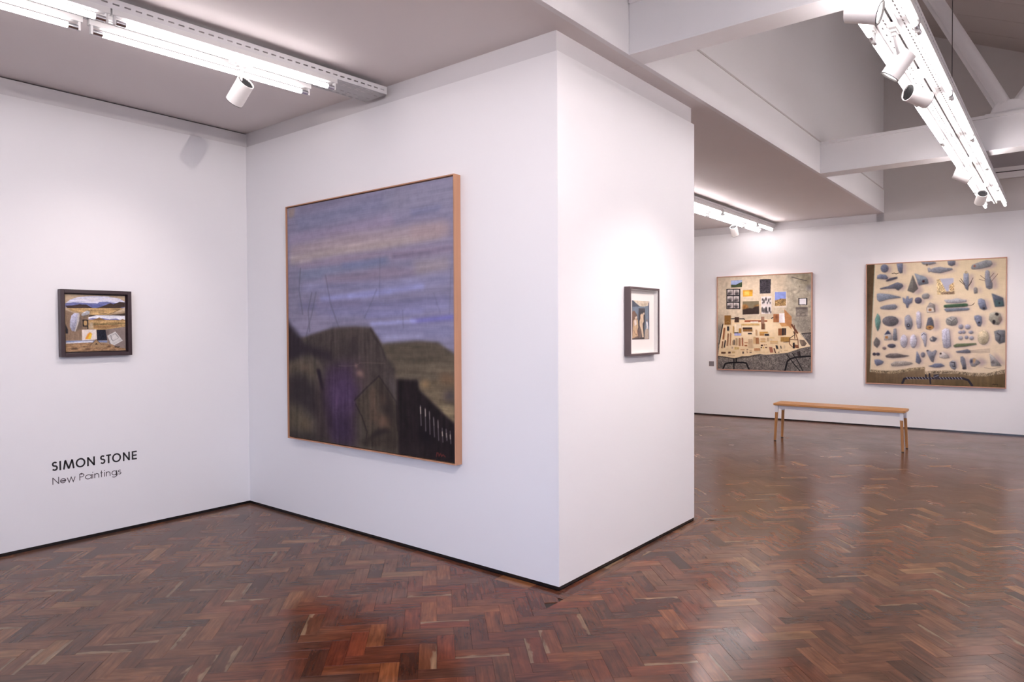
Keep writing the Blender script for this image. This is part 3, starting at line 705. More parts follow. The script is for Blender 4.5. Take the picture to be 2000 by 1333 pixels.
ART['LEADS'] = '''
v 98,76,48 0.8 1 0.12 -20,-81 1022,-17 1024,1023 -20,1070
v 74,54,34 10 0.6 0.1 -12,-26 60,-22 47,895 -12,1024
v 88,68,34 8 0.6 0.1 520,916 1010,908 1010,1015 520,1020
p 218,196,160 0.8 1 0.025 64,-76 1022,-17 1023,875 989,875 876,913 775,908 671,894 566,902 447,908 443,858 365,867 269,898 122,911 27,905
p 232,208,184 60 0.6 0.02 89,428 960,407 961,852 64,859
p 206,184,140 40 0.6 0.02 671,-21 1008,-9 1009,261 745,185
s 146,126,96 1 1 0.6 27,885 122,893 229,890 325,868 442,853 445,870 341,889 237,913 122,917 27,905
s 150,130,104 1 1 0.6 446,889 566,879 671,879 775,891 876,892 989,860 1010,859 1010,884 876,915 775,915 671,901 566,906 448,915
l 150,170,150 1 0.7 0 4.5 62,-4 47,427 29,905
l 44,40,52 1 1 0 17.0 279,991 293,955 317,949 520,944 716,937 753,951 778,990
l 170,168,190 1 0.75 0 5.5 311,942 322,958
l 170,168,190 1 0.75 0 5.0 333,942 344,957
l 170,168,190 1 0.75 0 5.0 355,941 366,956
l 170,168,190 1 0.75 0 5.0 377,940 388,955
l 170,168,190 1 0.75 0 5.0 399,939 410,955
l 170,168,190 1 0.75 0 5.5 421,938 432,954
l 170,168,190 1 0.75 0 5.0 443,938 454,953
l 170,168,190 1 0.75 0 5.0 465,937 476,952
l 170,168,190 1 0.75 0 4.5 487,936 497,951
l 170,168,190 1 0.75 0 5.0 508,936 519,951
l 170,168,190 1 0.75 0 4.5 530,935 540,950
l 170,168,190 1 0.75 0 5.0 551,934 562,949
l 170,168,190 1 0.75 0 5.0 572,933 583,948
l 170,168,190 1 0.75 0 5.0 593,933 604,948
l 170,168,190 1 0.75 0 4.5 615,932 625,947
l 170,168,190 1 0.75 0 4.5 636,931 646,946
l 170,168,190 1 0.75 0 5.0 657,930 667,945
l 170,168,190 1 0.75 0 5.0 677,930 688,945
l 170,168,190 1 0.75 0 5.0 698,929 709,944
l 44,40,52 1 1 0 10.5 452,918 454,941
l 44,40,52 1 1 0 11.5 478,909 486,986
p 60,56,66 1 1 0.04 505,913 548,910 546,950 513,951
l 160,160,180 1 0.8 0 4.0 513,934 543,919
l 40,34,30 1 0.8 0 5.0 917,980 924,974 930,981 938,974 952,980
p 150,128,142 5 0.6 0.03 194,48 191,62 183,74 171,80 158,79 146,72 138,60 135,45 138,30 146,19 158,13 171,14 183,21 191,33
p 60,52,58 1.2 0.55 0.04 169,41 166,56 158,67 146,73 133,72 121,65 113,53 110,38 113,24 121,12 133,6 146,7 158,14 166,26
g 118,124,148 0.8 1 0.12 166,37 164,52 155,63 143,69 130,69 118,62 110,49 107,34 110,20 118,8 130,3 143,3 155,10 164,23
p 150,128,142 5 0.6 0.03 257,9 302,11 301,88 282,93 269,69
p 60,52,58 1.2 0.55 0.04 232,2 278,4 276,82 257,86 244,63
g 118,124,148 0.8 1 0.12 230,-2 275,1 274,78 254,83 241,59
l 50,40,36 1 1 0 5.5 196,83 212,79 228,87 245,80
p 150,128,142 5 0.6 0.03 438,8 538,12 546,24 500,34 453,28
p 60,52,58 1.2 0.55 0.04 414,2 514,5 522,18 476,27 429,21
g 134,136,148 0.8 1 0.12 411,-2 512,2 520,14 474,24 427,18
p 90,70,50 0.8 1 0.04 462,25 461,28 460,30 458,32 455,32 452,32 450,30 449,27 448,24 449,21 450,19 452,17 455,17 458,18 460,19 461,22
p 150,128,142 5 0.6 0.03 627,12 681,13 680,42 656,52 633,41
p 60,52,58 1.2 0.55 0.04 604,5 658,7 657,35 633,46 610,35
g 104,106,122 0.8 1 0.12 602,2 656,3 654,32 630,43 608,31
p 150,128,142 5 0.6 0.03 486,59 500,56 508,72 538,58 576,55 614,66 659,70 663,82 621,93 576,105 531,97 506,89 492,94
p 60,52,58 1.2 0.55 0.04 462,53 476,50 484,66 514,52 553,49 590,59 636,63 640,75 598,87 553,98 507,91 482,83 468,88
g 134,136,148 0.8 1 0.12 460,49 474,46 481,62 512,48 550,45 588,56 633,60 638,72 596,83 550,95 504,88 480,79 466,84
p 150,128,142 5 0.6 0.03 798,70 806,52 849,34 899,19 930,26 940,49 924,70 870,82 820,86 801,83
p 60,52,58 1.2 0.55 0.04 769,63 776,45 819,28 870,12 901,19 911,43 895,63 841,75 790,80 772,77
g 140,142,146 0.8 1 0.12 766,60 774,42 817,24 867,9 899,15 909,39 893,60 839,72 788,76 769,73
p 150,80,60 1 1 0.04 797,51 796,55 795,57 792,59 790,59 787,59 785,57 783,54 782,51 783,48 785,45 787,43 790,43 792,43 795,45 796,48
p 150,128,142 5 0.6 0.03 107,129 110,102 134,93 175,100 191,122 188,138
p 60,52,58 1.2 0.55 0.04 81,123 85,96 108,86 149,94 166,116 162,132
g 118,124,148 0.8 1 0.12 79,119 82,92 105,83 147,90 163,112 160,128
p 150,128,142 5 0.6 0.03 155,149 188,129 245,119 241,133 196,147 163,155
p 60,52,58 1.2 0.55 0.04 149,143 182,123 239,114 236,128 190,142 157,149
g 82,82,98 0.8 1 0.12 147,140 180,120 236,110 233,124 188,138 155,145
p 150,128,142 5 0.6 0.03 130,210 191,197 232,179 264,166 299,179 307,199 291,216 270,233 245,216 191,216 134,220
p 60,52,58 1.2 0.55 0.04 105,204 166,190 206,172 239,160 274,173 282,193 266,210 245,227 220,210 166,210 108,213
g 104,106,122 0.8 1 0.12 102,201 163,187 204,169 236,156 272,170 280,189 264,206 243,223 217,206 163,206 105,210
p 150,128,142 5 0.6 0.03 390,126 401,152 430,235 394,268 352,250 375,174
p 60,52,58 1.2 0.55 0.04 352,106 364,133 393,216 357,250 314,231 338,155
g 120,116,110 0.8 1 0.12 350,103 361,130 391,213 355,246 312,227 336,151
p 82,78,76 1 0.6 0.04 350,103 391,213 355,246
p 150,128,142 5 0.6 0.03 411,95 489,126 506,146 512,179 443,194 424,132
p 60,52,58 1.2 0.55 0.04 367,93 445,124 462,144 468,177 398,192 379,130
g 124,134,148 0.8 1 0.12 364,89 443,121 460,141 466,174 396,188 377,127
p 150,160,172 1.2 0.7 0.04 364,89 443,121 458,135 396,138
p 60,30,34 1 1 0.04 440,157 439,161 437,164 434,167 430,167 427,166 424,164 422,160 421,156 422,152 424,149 427,147 430,146 434,147 437,150 439,153
p 228,204,170 0.8 1 0.04 526,140 647,137 653,268 531,269
p 168,168,190 0.8 1 0.02 543,141 647,139 647,173 618,197 611,248 588,247 566,186
s 214,184,130 0.8 1 0.4 526,144 550,145 596,247 653,242 653,268 531,269
s 110,86,70 1 0.8 0.5 550,250 653,245 653,268 566,268
s 196,160,110 0.8 1 0.5 615,197 648,173 651,241 623,245
p 150,128,142 5 0.6 0.03 752,115 784,114 788,195 781,250 767,236 750,194
p 60,52,58 1.2 0.55 0.04 717,108 750,108 754,189 747,244 732,230 716,187
g 132,138,156 0.8 1 0.12 715,104 747,104 752,185 745,240 730,226 714,184
p 130,110,80 0.8 1 0.04 741,99 740,103 738,106 736,108 733,109 730,108 727,105 725,102 725,98 725,94 727,91 730,89 733,88 736,89 738,92 740,95
p 218,196,160 0.8 1 0.04 737,99 737,101 736,103 734,104 733,104 731,104 730,103 729,101 728,98 729,96 730,94 731,93 733,93 734,93 736,95 737,96
l 84,70,60 0.8 1 0 4.5 687,162 727,203
l 84,70,60 0.8 1 0 4.6 696,147 723,192
l 84,70,60 0.8 1 0 4.1 780,144 749,210
l 84,70,60 0.8 1 0 4.0 771,174 752,206
p 150,128,142 5 0.6 0.03 900,103 914,94 927,106 932,149 949,200 947,236 927,245 908,231 899,173
p 60,52,58 1.2 0.55 0.04 864,98 878,89 891,101 895,144 912,195 911,231 891,240 871,226 863,168
g 134,136,148 0.8 1 0.12 862,95 876,86 889,98 893,141 910,191 909,228 889,237 869,223 860,165
l 110,86,80 0.8 1 0 4.0 830,128 865,160
l 110,86,80 0.8 1 0 3.5 822,158 863,170
l 110,86,80 0.8 1 0 3.5 946,120 899,183
l 110,86,80 0.8 1 0 4.0 920,114 893,149
p 150,128,142 5 0.6 0.03 813,229 825,216 838,227 839,264 817,268
p 60,52,58 1.2 0.55 0.04 786,232 798,219 811,229 812,266 791,270
g 140,136,136 0.8 1 0.12 784,228 796,215 809,226 810,263 788,267
p 150,128,142 5 0.6 0.03 91,252 109,247 183,257 272,282 274,288 183,296 109,317 92,297
p 60,52,58 1.2 0.55 0.04 81,252 100,247 174,256 263,282 265,287 174,296 100,317 83,297
g 128,136,152 0.8 1 0.12 79,248 97,243 171,253 261,279 262,284 171,292 97,313 81,293
p 150,128,142 5 0.6 0.03 285,284 310,303 315,278 328,277 331,302 361,290 355,330 334,344 326,373 315,371 310,343 291,327
p 60,52,58 1.2 0.55 0.04 278,284 303,303 308,278 321,277 324,301 354,290 348,330 327,344 319,373 308,371 303,343 284,327
g 118,124,148 0.8 1 0.12 275,281 301,299 306,275 318,273 322,298 352,286 345,326 325,340 317,370 306,368 301,339 282,323
p 150,128,142 5 0.6 0.03 444,320 442,331 435,340 425,345 414,345 404,340 397,330 394,319 397,308 404,299 414,294 425,294 435,300 442,309
p 60,52,58 1.2 0.55 0.04 420,314 418,326 411,335 401,339 390,339 379,334 372,325 370,313 372,302 379,293 390,288 401,288 411,294 418,303
g 92,88,108 0.8 1 0.12 418,311 415,322 408,331 398,336 387,336 377,330 370,321 368,310 370,298 377,289 387,285 398,285 408,290 415,299
p 150,128,142 5 0.6 0.03 443,277 458,263 486,263 498,279 489,302 458,307 444,296
p 60,52,58 1.2 0.55 0.04 422,273 437,259 465,259 478,274 468,298 437,303 423,292
g 142,140,140 0.8 1 0.12 419,269 435,256 463,255 475,271 466,295 435,299 421,288
p 150,128,142 5 0.6 0.03 122,364 157,350 206,343 238,343 254,363 238,382 189,385 127,378
p 60,52,58 1.2 0.55 0.04 106,364 141,350 190,342 223,343 239,363 223,382 174,384 111,378
g 134,136,148 0.8 1 0.12 104,360 139,346 188,339 220,339 237,359 220,378 171,381 109,374
p 150,128,142 5 0.6 0.03 506,332 540,352 543,409 486,415 482,376
p 60,52,58 1.2 0.55 0.04 481,332 515,351 518,408 461,414 456,376
g 140,132,128 0.8 1 0.12 478,328 512,348 515,405 458,411 454,372
p 236,222,206 1.2 0.8 0.04 460,371 502,373 512,405 458,409
p 146,98,60 1 1 0.04 469,380 491,380 491,401 469,400
p 150,128,142 5 0.6 0.03 598,316 653,315 690,306 727,319 755,321 752,336 690,343 616,340
p 60,52,58 1.2 0.55 0.04 580,313 636,313 673,304 710,317 738,319 735,334 673,341 598,338
g 178,178,186 0.8 1 0.12 578,310 634,310 671,301 708,313 736,316 733,331 671,338 596,334
p 150,128,142 5 0.6 0.03 596,360 614,355 748,348 762,354 762,370 733,375 614,381 598,375
p 60,52,58 1.2 0.55 0.04 580,358 598,353 732,346 747,351 747,368 718,373 598,379 582,373
g 62,96,68 0.8 1 0.12 578,354 596,350 730,343 745,348 745,365 715,369 596,375 579,370
l 60,44,36 0.8 1 0 4.0 746,357 767,360 781,354 790,341
p 150,128,142 5 0.6 0.03 592,389 608,384 757,382 771,389 757,400 608,410
p 60,52,58 1.2 0.55 0.04 582,389 598,384 747,382 762,389 747,400 598,410
g 110,118,134 0.8 1 0.12 579,385 596,380 745,378 759,385 745,397 596,406
p 150,128,142 5 0.6 0.03 845,317 864,311 886,323 898,368 904,393 882,403 858,389 843,350
p 60,52,58 1.2 0.55 0.04 818,316 837,310 860,322 871,368 877,393 856,402 831,388 817,350
g 118,124,148 0.8 1 0.12 816,313 835,307 858,319 869,364 875,389 854,399 829,385 815,346
p 40,34,38 0.8 1 0.04 864,384 863,387 861,389 858,390 855,391 852,390 849,389 847,386 846,384 847,381 849,379 852,378 855,377 858,378 861,379 863,382
p 150,128,142 5 0.6 0.03 918,271 992,308 999,372 940,376
p 60,52,58 1.2 0.55 0.04 908,272 983,309 990,374 931,377
g 86,92,108 0.8 1 0.12 906,269 981,306 988,370 929,374
p 60,100,98 2 0.6 0.04 925,321 981,331 985,368 930,371
p 40,36,44 1 1 0.04 963,347 962,349 961,351 959,353 957,353 955,352 953,351 952,349 952,346 952,344 953,342 955,340 957,340 959,340 961,342 962,344
p 150,128,142 5 0.6 0.03 89,417 107,442 114,487 104,541 91,568 76,523 71,469
p 60,52,58 1.2 0.55 0.04 86,415 105,440 111,485 101,539 88,566 73,521 68,467
g 100,146,134 0.8 1 0.12 84,411 102,437 109,482 99,535 86,562 71,517 66,463
p 150,128,142 5 0.6 0.03 274,487 268,505 251,520 226,528 199,528 174,519 156,504 150,486 156,467 174,452 198,445 226,445 251,453 268,468
p 60,52,58 1.2 0.55 0.04 249,481 243,500 226,514 201,522 173,522 148,514 131,499 125,480 131,462 148,447 173,439 201,439 226,448 243,463
g 110,106,112 0.8 1 0.12 246,478 240,496 223,511 198,519 171,519 146,510 128,495 122,476 128,458 146,443 171,435 198,436 223,444 240,459
p 150,128,142 5 0.6 0.03 306,455 322,436 339,435 358,474 365,517 350,552 322,554 307,517
p 60,52,58 1.2 0.55 0.04 295,452 311,433 329,431 348,470 354,514 340,549 311,550 297,513
g 140,140,152 0.8 1 0.12 293,448 309,429 326,428 346,466 352,510 338,545 309,547 295,510
p 40,34,38 0.8 1 0.04 331,515 330,521 328,525 324,528 320,529 316,528 312,525 310,521 309,515 310,510 312,505 316,502 320,501 324,502 328,505 330,510
p 150,170,200 1 1 0.04 326,514 325,516 324,519 322,520 320,521 318,520 316,518 315,516 315,514 315,511 316,509 318,507 320,507 322,507 324,509 325,511
p 150,128,142 5 0.6 0.03 396,415 412,405 426,419 432,509 427,544 404,545 394,491
p 60,52,58 1.2 0.55 0.04 383,411 398,401 412,415 419,506 414,540 391,542 381,488
g 188,184,200 0.8 1 0.12 380,408 396,397 410,412 416,502 412,537 388,538 379,484
p 150,128,142 5 0.6 0.03 512,461 535,457 548,484 554,536 528,560 497,551 500,518
p 60,52,58 1.2 0.55 0.04 468,457 492,453 504,480 510,532 484,556 453,547 456,514
g 96,98,112 0.8 1 0.12 466,454 489,449 502,477 508,529 482,553 451,544 454,511
p 184,128,66 1 1 0.04 506,532 504,539 498,544 489,548 479,549 468,548 459,544 453,538 451,532 453,525 459,520 468,516 479,515 489,516 498,520 504,525
p 110,70,40 1.2 1 0.04 489,534 489,536 486,539 483,540 479,541 474,540 471,538 469,536 468,534 469,531 471,529 474,527 479,527 483,527 486,529 489,531
p 150,128,142 5 0.6 0.03 626,463 664,445 696,455 707,489 693,514 664,521 631,511 623,485
p 60,52,58 1.2 0.55 0.04 598,464 636,446 669,457 679,491 666,516 636,522 603,512 595,486
g 150,146,142 0.8 1 0.12 596,461 634,442 667,453 677,487 664,512 634,519 601,509 593,483
l 90,86,88 1 0.7 0 4.0 604,469 634,487 667,457
l 90,86,88 1 0.7 0 3.5 634,487 631,517
l 200,196,190 1.5 0.7 0 5.5 611,457 634,478
p 150,128,142 5 0.6 0.03 815,445 844,439 865,451 868,499 858,527 841,524 819,473
p 60,52,58 1.2 0.55 0.04 791,446 820,440 841,452 844,500 834,529 817,525 795,475
g 118,124,148 0.8 1 0.12 789,443 818,437 839,449 842,497 832,525 815,522 793,471
p 40,34,38 0.8 1 0.04 830,495 829,498 828,501 826,502 823,503 821,502 819,500 817,498 817,495 817,492 819,490 821,488 823,488 826,488 828,490 829,492
p 150,128,142 5 0.6 0.03 906,426 945,419 975,431 987,477 966,516 931,513 902,476
p 60,52,58 1.2 0.55 0.04 896,426 934,419 965,431 976,477 955,516 920,513 892,476
g 158,152,136 0.8 1 0.12 894,423 932,415 963,427 974,473 953,513 918,509 889,473
p 40,36,38 1 1 0.04 954,437 951,441 948,443 943,444 938,443 934,440 931,436 929,431 930,427 932,423 936,421 940,420 945,421 949,424 953,428 954,433
p 40,34,38 1 1 0.04 932,491 931,498 929,503 926,506 922,508 918,506 915,503 913,497 912,491 913,485 915,479 918,476 922,475 926,476 929,479 931,485
p 130,96,92 3 0.7 0.04 973,473 972,482 970,490 967,495 963,496 959,495 956,490 954,482 953,473 954,464 956,457 959,452 963,450 967,452 970,457 972,465
p 150,128,142 5 0.6 0.03 149,600 178,554 209,600 207,633 152,637
p 60,52,58 1.2 0.55 0.04 138,602 167,555 198,601 197,635 141,639
g 210,202,196 0.8 1 0.12 135,598 165,552 196,598 194,632 139,636
p 58,64,92 1 1 0.04 139,591 165,553 191,586
p 176,118,62 1 1 0.04 145,603 168,603 168,623 145,623
p 150,128,142 5 0.6 0.03 225,547 245,541 250,593 253,637 235,644 217,633 222,593
p 60,52,58 1.2 0.55 0.04 211,547 231,541 236,593 239,637 221,644 203,633 208,593
g 134,136,148 0.8 1 0.12 209,543 229,538 233,589 237,633 219,640 201,630 206,589
p 150,128,142 5 0.6 0.03 340,652 337,676 330,695 320,705 308,705 297,695 290,676 287,652 290,629 297,610 308,599 320,599 330,610 337,629
p 60,52,58 1.2 0.55 0.04 315,647 313,671 305,690 295,700 283,700 273,690 265,671 262,647 265,624 272,604 283,594 295,594 305,604 313,623
g 196,192,208 0.8 1 0.12 313,643 310,667 303,686 293,697 281,697 270,686 263,667 260,644 263,620 270,601 281,590 292,590 303,601 310,620
p 150,128,142 5 0.6 0.03 410,652 408,676 401,695 391,706 380,706 369,696 362,676 360,652 362,628 369,608 379,597 391,597 401,608 408,627
p 60,52,58 1.2 0.55 0.04 386,647 383,671 376,690 366,701 355,701 345,691 338,671 335,647 338,622 345,603 355,592 366,592 376,603 383,622
g 200,196,212 0.8 1 0.12 384,643 381,667 374,687 364,698 353,698 342,687 335,668 333,643 335,619 342,599 353,589 364,589 374,599 381,619
p 150,128,142 5 0.6 0.03 429,587 448,575 465,589 468,630 463,691 455,696 443,648 427,613
p 60,52,58 1.2 0.55 0.04 419,584 437,572 455,585 458,627 453,688 445,693 433,645 417,610
g 176,174,188 0.8 1 0.12 416,580 435,568 452,582 455,624 451,684 443,690 431,641 415,606
l 60,54,60 1 0.8 0 4.5 420,598 435,580 448,594
p 150,128,142 5 0.6 0.03 496,627 517,604 549,621 531,647 505,646
p 60,52,58 1.2 0.55 0.04 479,629 501,606 533,623 515,649 489,648
g 96,98,110 0.8 1 0.12 477,625 499,603 531,620 513,646 486,644
p 214,200,184 1 0.8 0.04 480,627 496,611 500,637
p 150,128,142 5 0.6 0.03 581,560 604,544 631,551 638,611 644,687 619,703 593,697 583,628
p 60,52,58 1.2 0.55 0.04 568,558 591,543 618,550 626,609 632,686 606,702 580,695 570,627
g 192,190,208 0.8 1 0.12 566,555 589,539 616,546 623,606 629,683 604,698 578,692 567,623
l 120,116,140 2 0.6 0 4.0 596,563 601,683
p 150,128,142 5 0.6 0.03 726,530 724,538 720,544 713,548 706,548 700,544 695,538 693,530 695,522 700,515 706,512 713,512 720,515 724,522
p 60,52,58 1.2 0.55 0.04 716,530 715,538 710,544 704,548 696,548 690,544 685,538 684,530 685,521 690,515 696,511 704,511 710,515 715,522
g 150,148,164 0.8 1 0.12 714,526 712,534 708,541 701,544 694,544 688,541 683,534 682,526 683,518 688,512 694,508 701,508 708,512 712,518
p 150,128,142 5 0.6 0.03 776,532 774,540 769,546 761,550 752,550 745,546 740,540 738,531 740,523 745,517 752,514 761,514 769,517 774,524
p 60,52,58 1.2 0.55 0.04 766,532 764,540 759,546 751,550 743,550 735,546 730,539 728,531 730,523 735,517 743,513 751,514 759,517 764,524
g 170,168,190 0.8 1 0.12 764,528 762,536 757,543 749,546 741,546 733,543 728,536 726,528 728,520 733,514 741,510 749,510 757,514 762,520
p 150,128,142 5 0.6 0.03 721,574 720,579 716,583 710,586 703,586 698,583 693,579 692,574 693,568 698,564 703,561 710,561 716,564 720,568
p 60,52,58 1.2 0.55 0.04 712,574 710,579 706,583 700,586 694,586 688,583 684,579 682,574 684,568 688,564 694,561 700,561 706,564 710,568
g 160,156,176 0.8 1 0.12 710,570 708,576 704,580 698,583 692,583 686,580 682,576 680,570 682,565 686,560 692,558 698,558 704,560 708,565
p 150,128,142 5 0.6 0.03 742,572 741,577 738,582 733,584 728,584 723,582 720,577 719,572 720,566 723,562 728,560 733,560 738,562 741,566
p 60,52,58 1.2 0.55 0.04 733,572 731,577 728,582 723,584 718,584 713,582 710,577 709,572 710,566 713,562 718,560 723,560 728,562 731,566
g 150,150,170 0.8 1 0.12 730,569 729,574 726,578 721,581 716,581 711,578 708,574 707,569 708,563 711,559 716,556 721,556 726,559 729,563
p 150,128,142 5 0.6 0.03 795,574 793,579 789,583 782,586 775,586 769,583 764,579 763,574 764,568 769,564 775,561 782,561 789,564 793,568
p 60,52,58 1.2 0.55 0.04 785,574 784,579 779,583 773,586 766,586 759,583 755,579 753,574 755,568 759,564 766,561 773,561 779,564 784,568
g 150,150,166 0.8 1 0.12 783,570 781,576 777,580 771,583 763,583 757,580 752,576 751,570 752,565 757,560 763,558 771,558 777,560 781,565
p 150,128,142 5 0.6 0.03 723,619 722,626 717,631 712,634 705,634 699,631 695,626 693,619 695,613 699,607 705,604 712,604 717,607 722,613
p 60,52,58 1.2 0.55 0.04 713,619 712,626 708,631 702,634 695,634 689,631 685,626 684,619 685,613 689,607 695,604 702,604 708,607 712,613
g 170,168,180 0.8 1 0.12 711,616 710,622 706,628 700,631 693,631 687,628 683,623 682,616 683,609 687,604 693,601 700,601 706,604 710,609
p 150,128,142 5 0.6 0.03 761,614 760,620 757,625 752,627 747,627 742,625 739,620 738,614 739,608 742,604 747,601 752,601 757,603 760,608
p 60,52,58 1.2 0.55 0.04 752,614 750,620 747,625 743,627 737,627 733,625 729,620 728,614 729,608 733,604 737,601 743,601 747,603 750,608
g 140,140,162 0.8 1 0.12 749,611 748,616 745,621 740,624 735,624 730,621 727,617 726,611 727,605 730,600 735,598 740,598 745,600 748,605
p 150,128,142 5 0.6 0.03 798,619 796,625 792,631 786,634 780,634 774,631 770,626 768,619 770,612 774,607 780,604 786,604 792,607 796,612
p 60,52,58 1.2 0.55 0.04 788,619 787,625 783,631 777,634 770,634 764,631 760,626 759,619 760,612 764,607 770,604 777,604 783,607 787,612
g 160,160,176 0.8 1 0.12 786,616 785,622 780,627 775,630 768,630 762,627 758,622 757,616 758,609 762,604 768,601 775,601 780,604 784,609
p 150,128,142 5 0.6 0.03 901,619 897,643 887,663 871,674 854,674 838,663 828,643 824,619 827,594 838,574 854,563 871,564 886,574 897,594
p 60,52,58 1.2 0.55 0.04 893,614 889,638 879,658 863,669 846,669 830,658 820,638 816,614 820,589 830,569 846,558 863,559 879,569 889,589
g 206,188,152 0.8 1 0.12 891,610 887,635 877,654 861,666 844,666 828,655 817,635 814,610 817,586 828,566 844,555 861,555 876,566 887,586
p 150,128,142 5 0.6 0.03 932,566 960,556 1002,559 1002,648 967,661 941,632
p 60,52,58 1.2 0.55 0.04 927,567 955,557 997,561 997,649 962,663 936,633
g 110,112,118 0.8 1 0.12 925,564 953,554 995,557 995,646 960,660 934,630
l 60,58,66 2 0.7 0 9.5 946,580 967,597 960,638
p 150,128,142 5 0.6 0.03 652,682 677,668 809,662 812,672 736,688 662,696
p 60,52,58 1.2 0.55 0.04 648,681 673,667 806,661 809,671 733,687 659,694
g 100,112,80 0.8 1 0.12 646,677 671,663 803,657 806,667 730,683 656,691
p 150,128,142 5 0.6 0.03 67,656 87,614 116,646 114,673 94,704 69,683
p 60,52,58 1.2 0.55 0.04 58,656 78,614 106,646 105,673 85,704 60,683
g 112,106,104 0.8 1 0.12 56,652 76,611 104,643 102,670 82,700 57,679
p 150,128,142 5 0.6 0.03 238,685 235,692 227,697 214,700 201,701 188,698 180,692 176,685 180,678 188,673 201,669 214,669 227,672 235,678
p 60,52,58 1.2 0.55 0.04 228,686 225,693 216,699 204,702 190,702 178,699 169,694 166,687 169,680 178,674 190,671 204,671 216,674 225,680
g 82,82,98 0.8 1 0.12 225,683 222,690 214,696 201,699 188,699 175,696 166,690 163,684 166,677 175,671 188,668 201,668 214,671 222,676
p 150,128,142 5 0.6 0.03 162,705 160,710 156,713 150,715 144,716 138,714 134,710 132,705 134,701 138,697 144,695 150,695 156,697 160,700
p 60,52,58 1.2 0.55 0.04 156,707 154,711 150,715 144,717 138,717 132,715 128,712 126,707 128,702 132,699 138,697 144,696 150,698 154,702
g 140,120,120 0.8 1 0.12 153,703 152,708 148,712 142,714 135,714 129,712 125,708 124,704 125,699 129,695 135,693 142,693 148,695 152,699
p 150,128,142 5 0.6 0.03 670,728 705,721 750,710 771,723 772,737 742,740 676,738
p 60,52,58 1.2 0.55 0.04 668,726 703,719 747,708 769,721 769,735 740,739 674,736
g 116,118,134 0.8 1 0.12 665,723 701,716 745,705 767,718 767,732 738,735 671,733
l 150,130,116 1.2 0.8 0 3.0 767,715 832,707 897,700
l 150,130,116 1.2 0.8 0 3.0 767,719 832,714 897,707
l 150,130,116 1.2 0.8 0 3.5 767,723 832,721 897,715
l 150,130,116 1.2 0.8 0 3.5 767,727 832,727 897,722
l 150,130,116 1.2 0.8 0 3.0 767,732 832,734 897,730
p 150,128,142 5 0.6 0.03 81,758 79,763 76,767 70,769 64,770 59,767 55,763 54,758 55,753 59,749 64,747 70,747 76,749 79,753
p 60,52,58 1.2 0.55 0.04 76,758 75,763 71,767 66,770 60,770 55,767 51,763 50,758 51,753 55,749 60,747 66,747 71,749 75,753
g 70,64,80 0.8 1 0.12 74,754 73,760 69,764 64,766 58,766 52,764 49,760 47,755 49,750 52,746 58,743 64,743 69,745 73,749
p 150,128,142 5 0.6 0.03 112,757 111,762 107,767 101,769 94,769 88,767 84,763 82,758 84,753 88,749 94,746 101,746 107,748 111,752
p 60,52,58 1.2 0.55 0.04 106,758 105,763 101,767 95,769 88,769 82,767 78,763 76,758 78,753 82,749 88,746 95,746 101,748 105,752
g 80,76,92 0.8 1 0.12 104,754 102,759 98,763 92,766 86,766 80,763 75,759 74,754 75,749 80,745 86,743 92,743 98,745 102,749
p 150,128,142 5 0.6 0.03 152,773 185,754 242,752 290,763 336,770 290,781 209,790 160,785
p 60,52,58 1.2 0.55 0.04 149,771 182,753 239,750 287,762 334,768 287,779 207,788 158,783
g 112,102,100 0.8 1 0.12 147,768 180,749 237,747 285,758 331,764 285,776 204,784 155,780
p 150,128,142 5 0.6 0.03 399,732 420,772 432,815 418,838 393,824
p 60,52,58 1.2 0.55 0.04 386,727 406,767 419,810 405,833 380,819
g 118,124,148 0.8 1 0.12 384,723 404,763 417,806 402,829 377,816
p 150,128,142 5 0.6 0.03 455,757 454,766 450,773 443,778 436,778 430,774 426,767 424,758 426,748 430,741 436,737 443,737 450,741 454,748
p 60,52,58 1.2 0.55 0.04 447,757 445,766 441,774 435,778 428,778 422,774 417,767 416,758 417,749 422,741 428,737 435,737 441,741 445,748
g 130,128,140 0.8 1 0.12 445,754 443,763 439,770 432,774 426,774 419,770 415,763 413,754 415,745 419,738 426,734 432,734 439,738 443,745
p 150,128,142 5 0.6 0.03 465,727 486,724 505,741 532,721 542,732 525,778 517,821 502,813 482,770
p 60,52,58 1.2 0.55 0.04 455,722 476,719 495,736 523,716 532,726 515,773 507,817 492,808 472,765
g 132,132,144 0.8 1 0.12 452,719 474,715 493,732 520,713 529,723 513,770 505,813 490,805 469,762
p 60,54,58 1 1 0.04 470,720 470,723 468,725 466,726 463,727 461,726 458,725 457,723 456,721 457,718 458,716 461,715 463,714 466,715 468,716 470,718
p 150,128,142 5 0.6 0.03 571,745 596,726 628,751 643,774 604,780 572,772
p 60,52,58 1.2 0.55 0.04 550,749 576,729 608,754 623,778 584,784 552,776
g 206,196,190 0.8 1 0.12 548,745 574,726 605,751 620,775 581,781 549,773
p 56,46,44 1 1 0.04 566,743 565,746 564,749 561,750 558,751 556,750 553,749 551,746 551,743 551,740 553,738 556,736 558,736 561,736 564,738 565,740
p 150,128,142 5 0.6 0.03 71,805 106,802 142,819 130,839 89,857 74,835
p 60,52,58 1.2 0.55 0.04 65,805 100,802 136,820 125,839 83,857 68,835
g 118,124,148 0.8 1 0.12 62,801 97,799 134,816 122,836 81,853 66,832
p 150,128,142 5 0.6 0.03 194,841 225,821 290,816 346,825 362,834 322,847 242,858 201,857
p 60,52,58 1.2 0.55 0.04 192,838 223,818 287,813 343,822 359,830 319,844 239,854 199,854
g 168,156,146 0.8 1 0.12 190,834 220,814 285,809 341,819 357,827 317,840 237,851 196,850
p 150,128,142 5 0.6 0.03 477,850 500,844 531,828 569,827 598,845 562,858 523,861 493,853
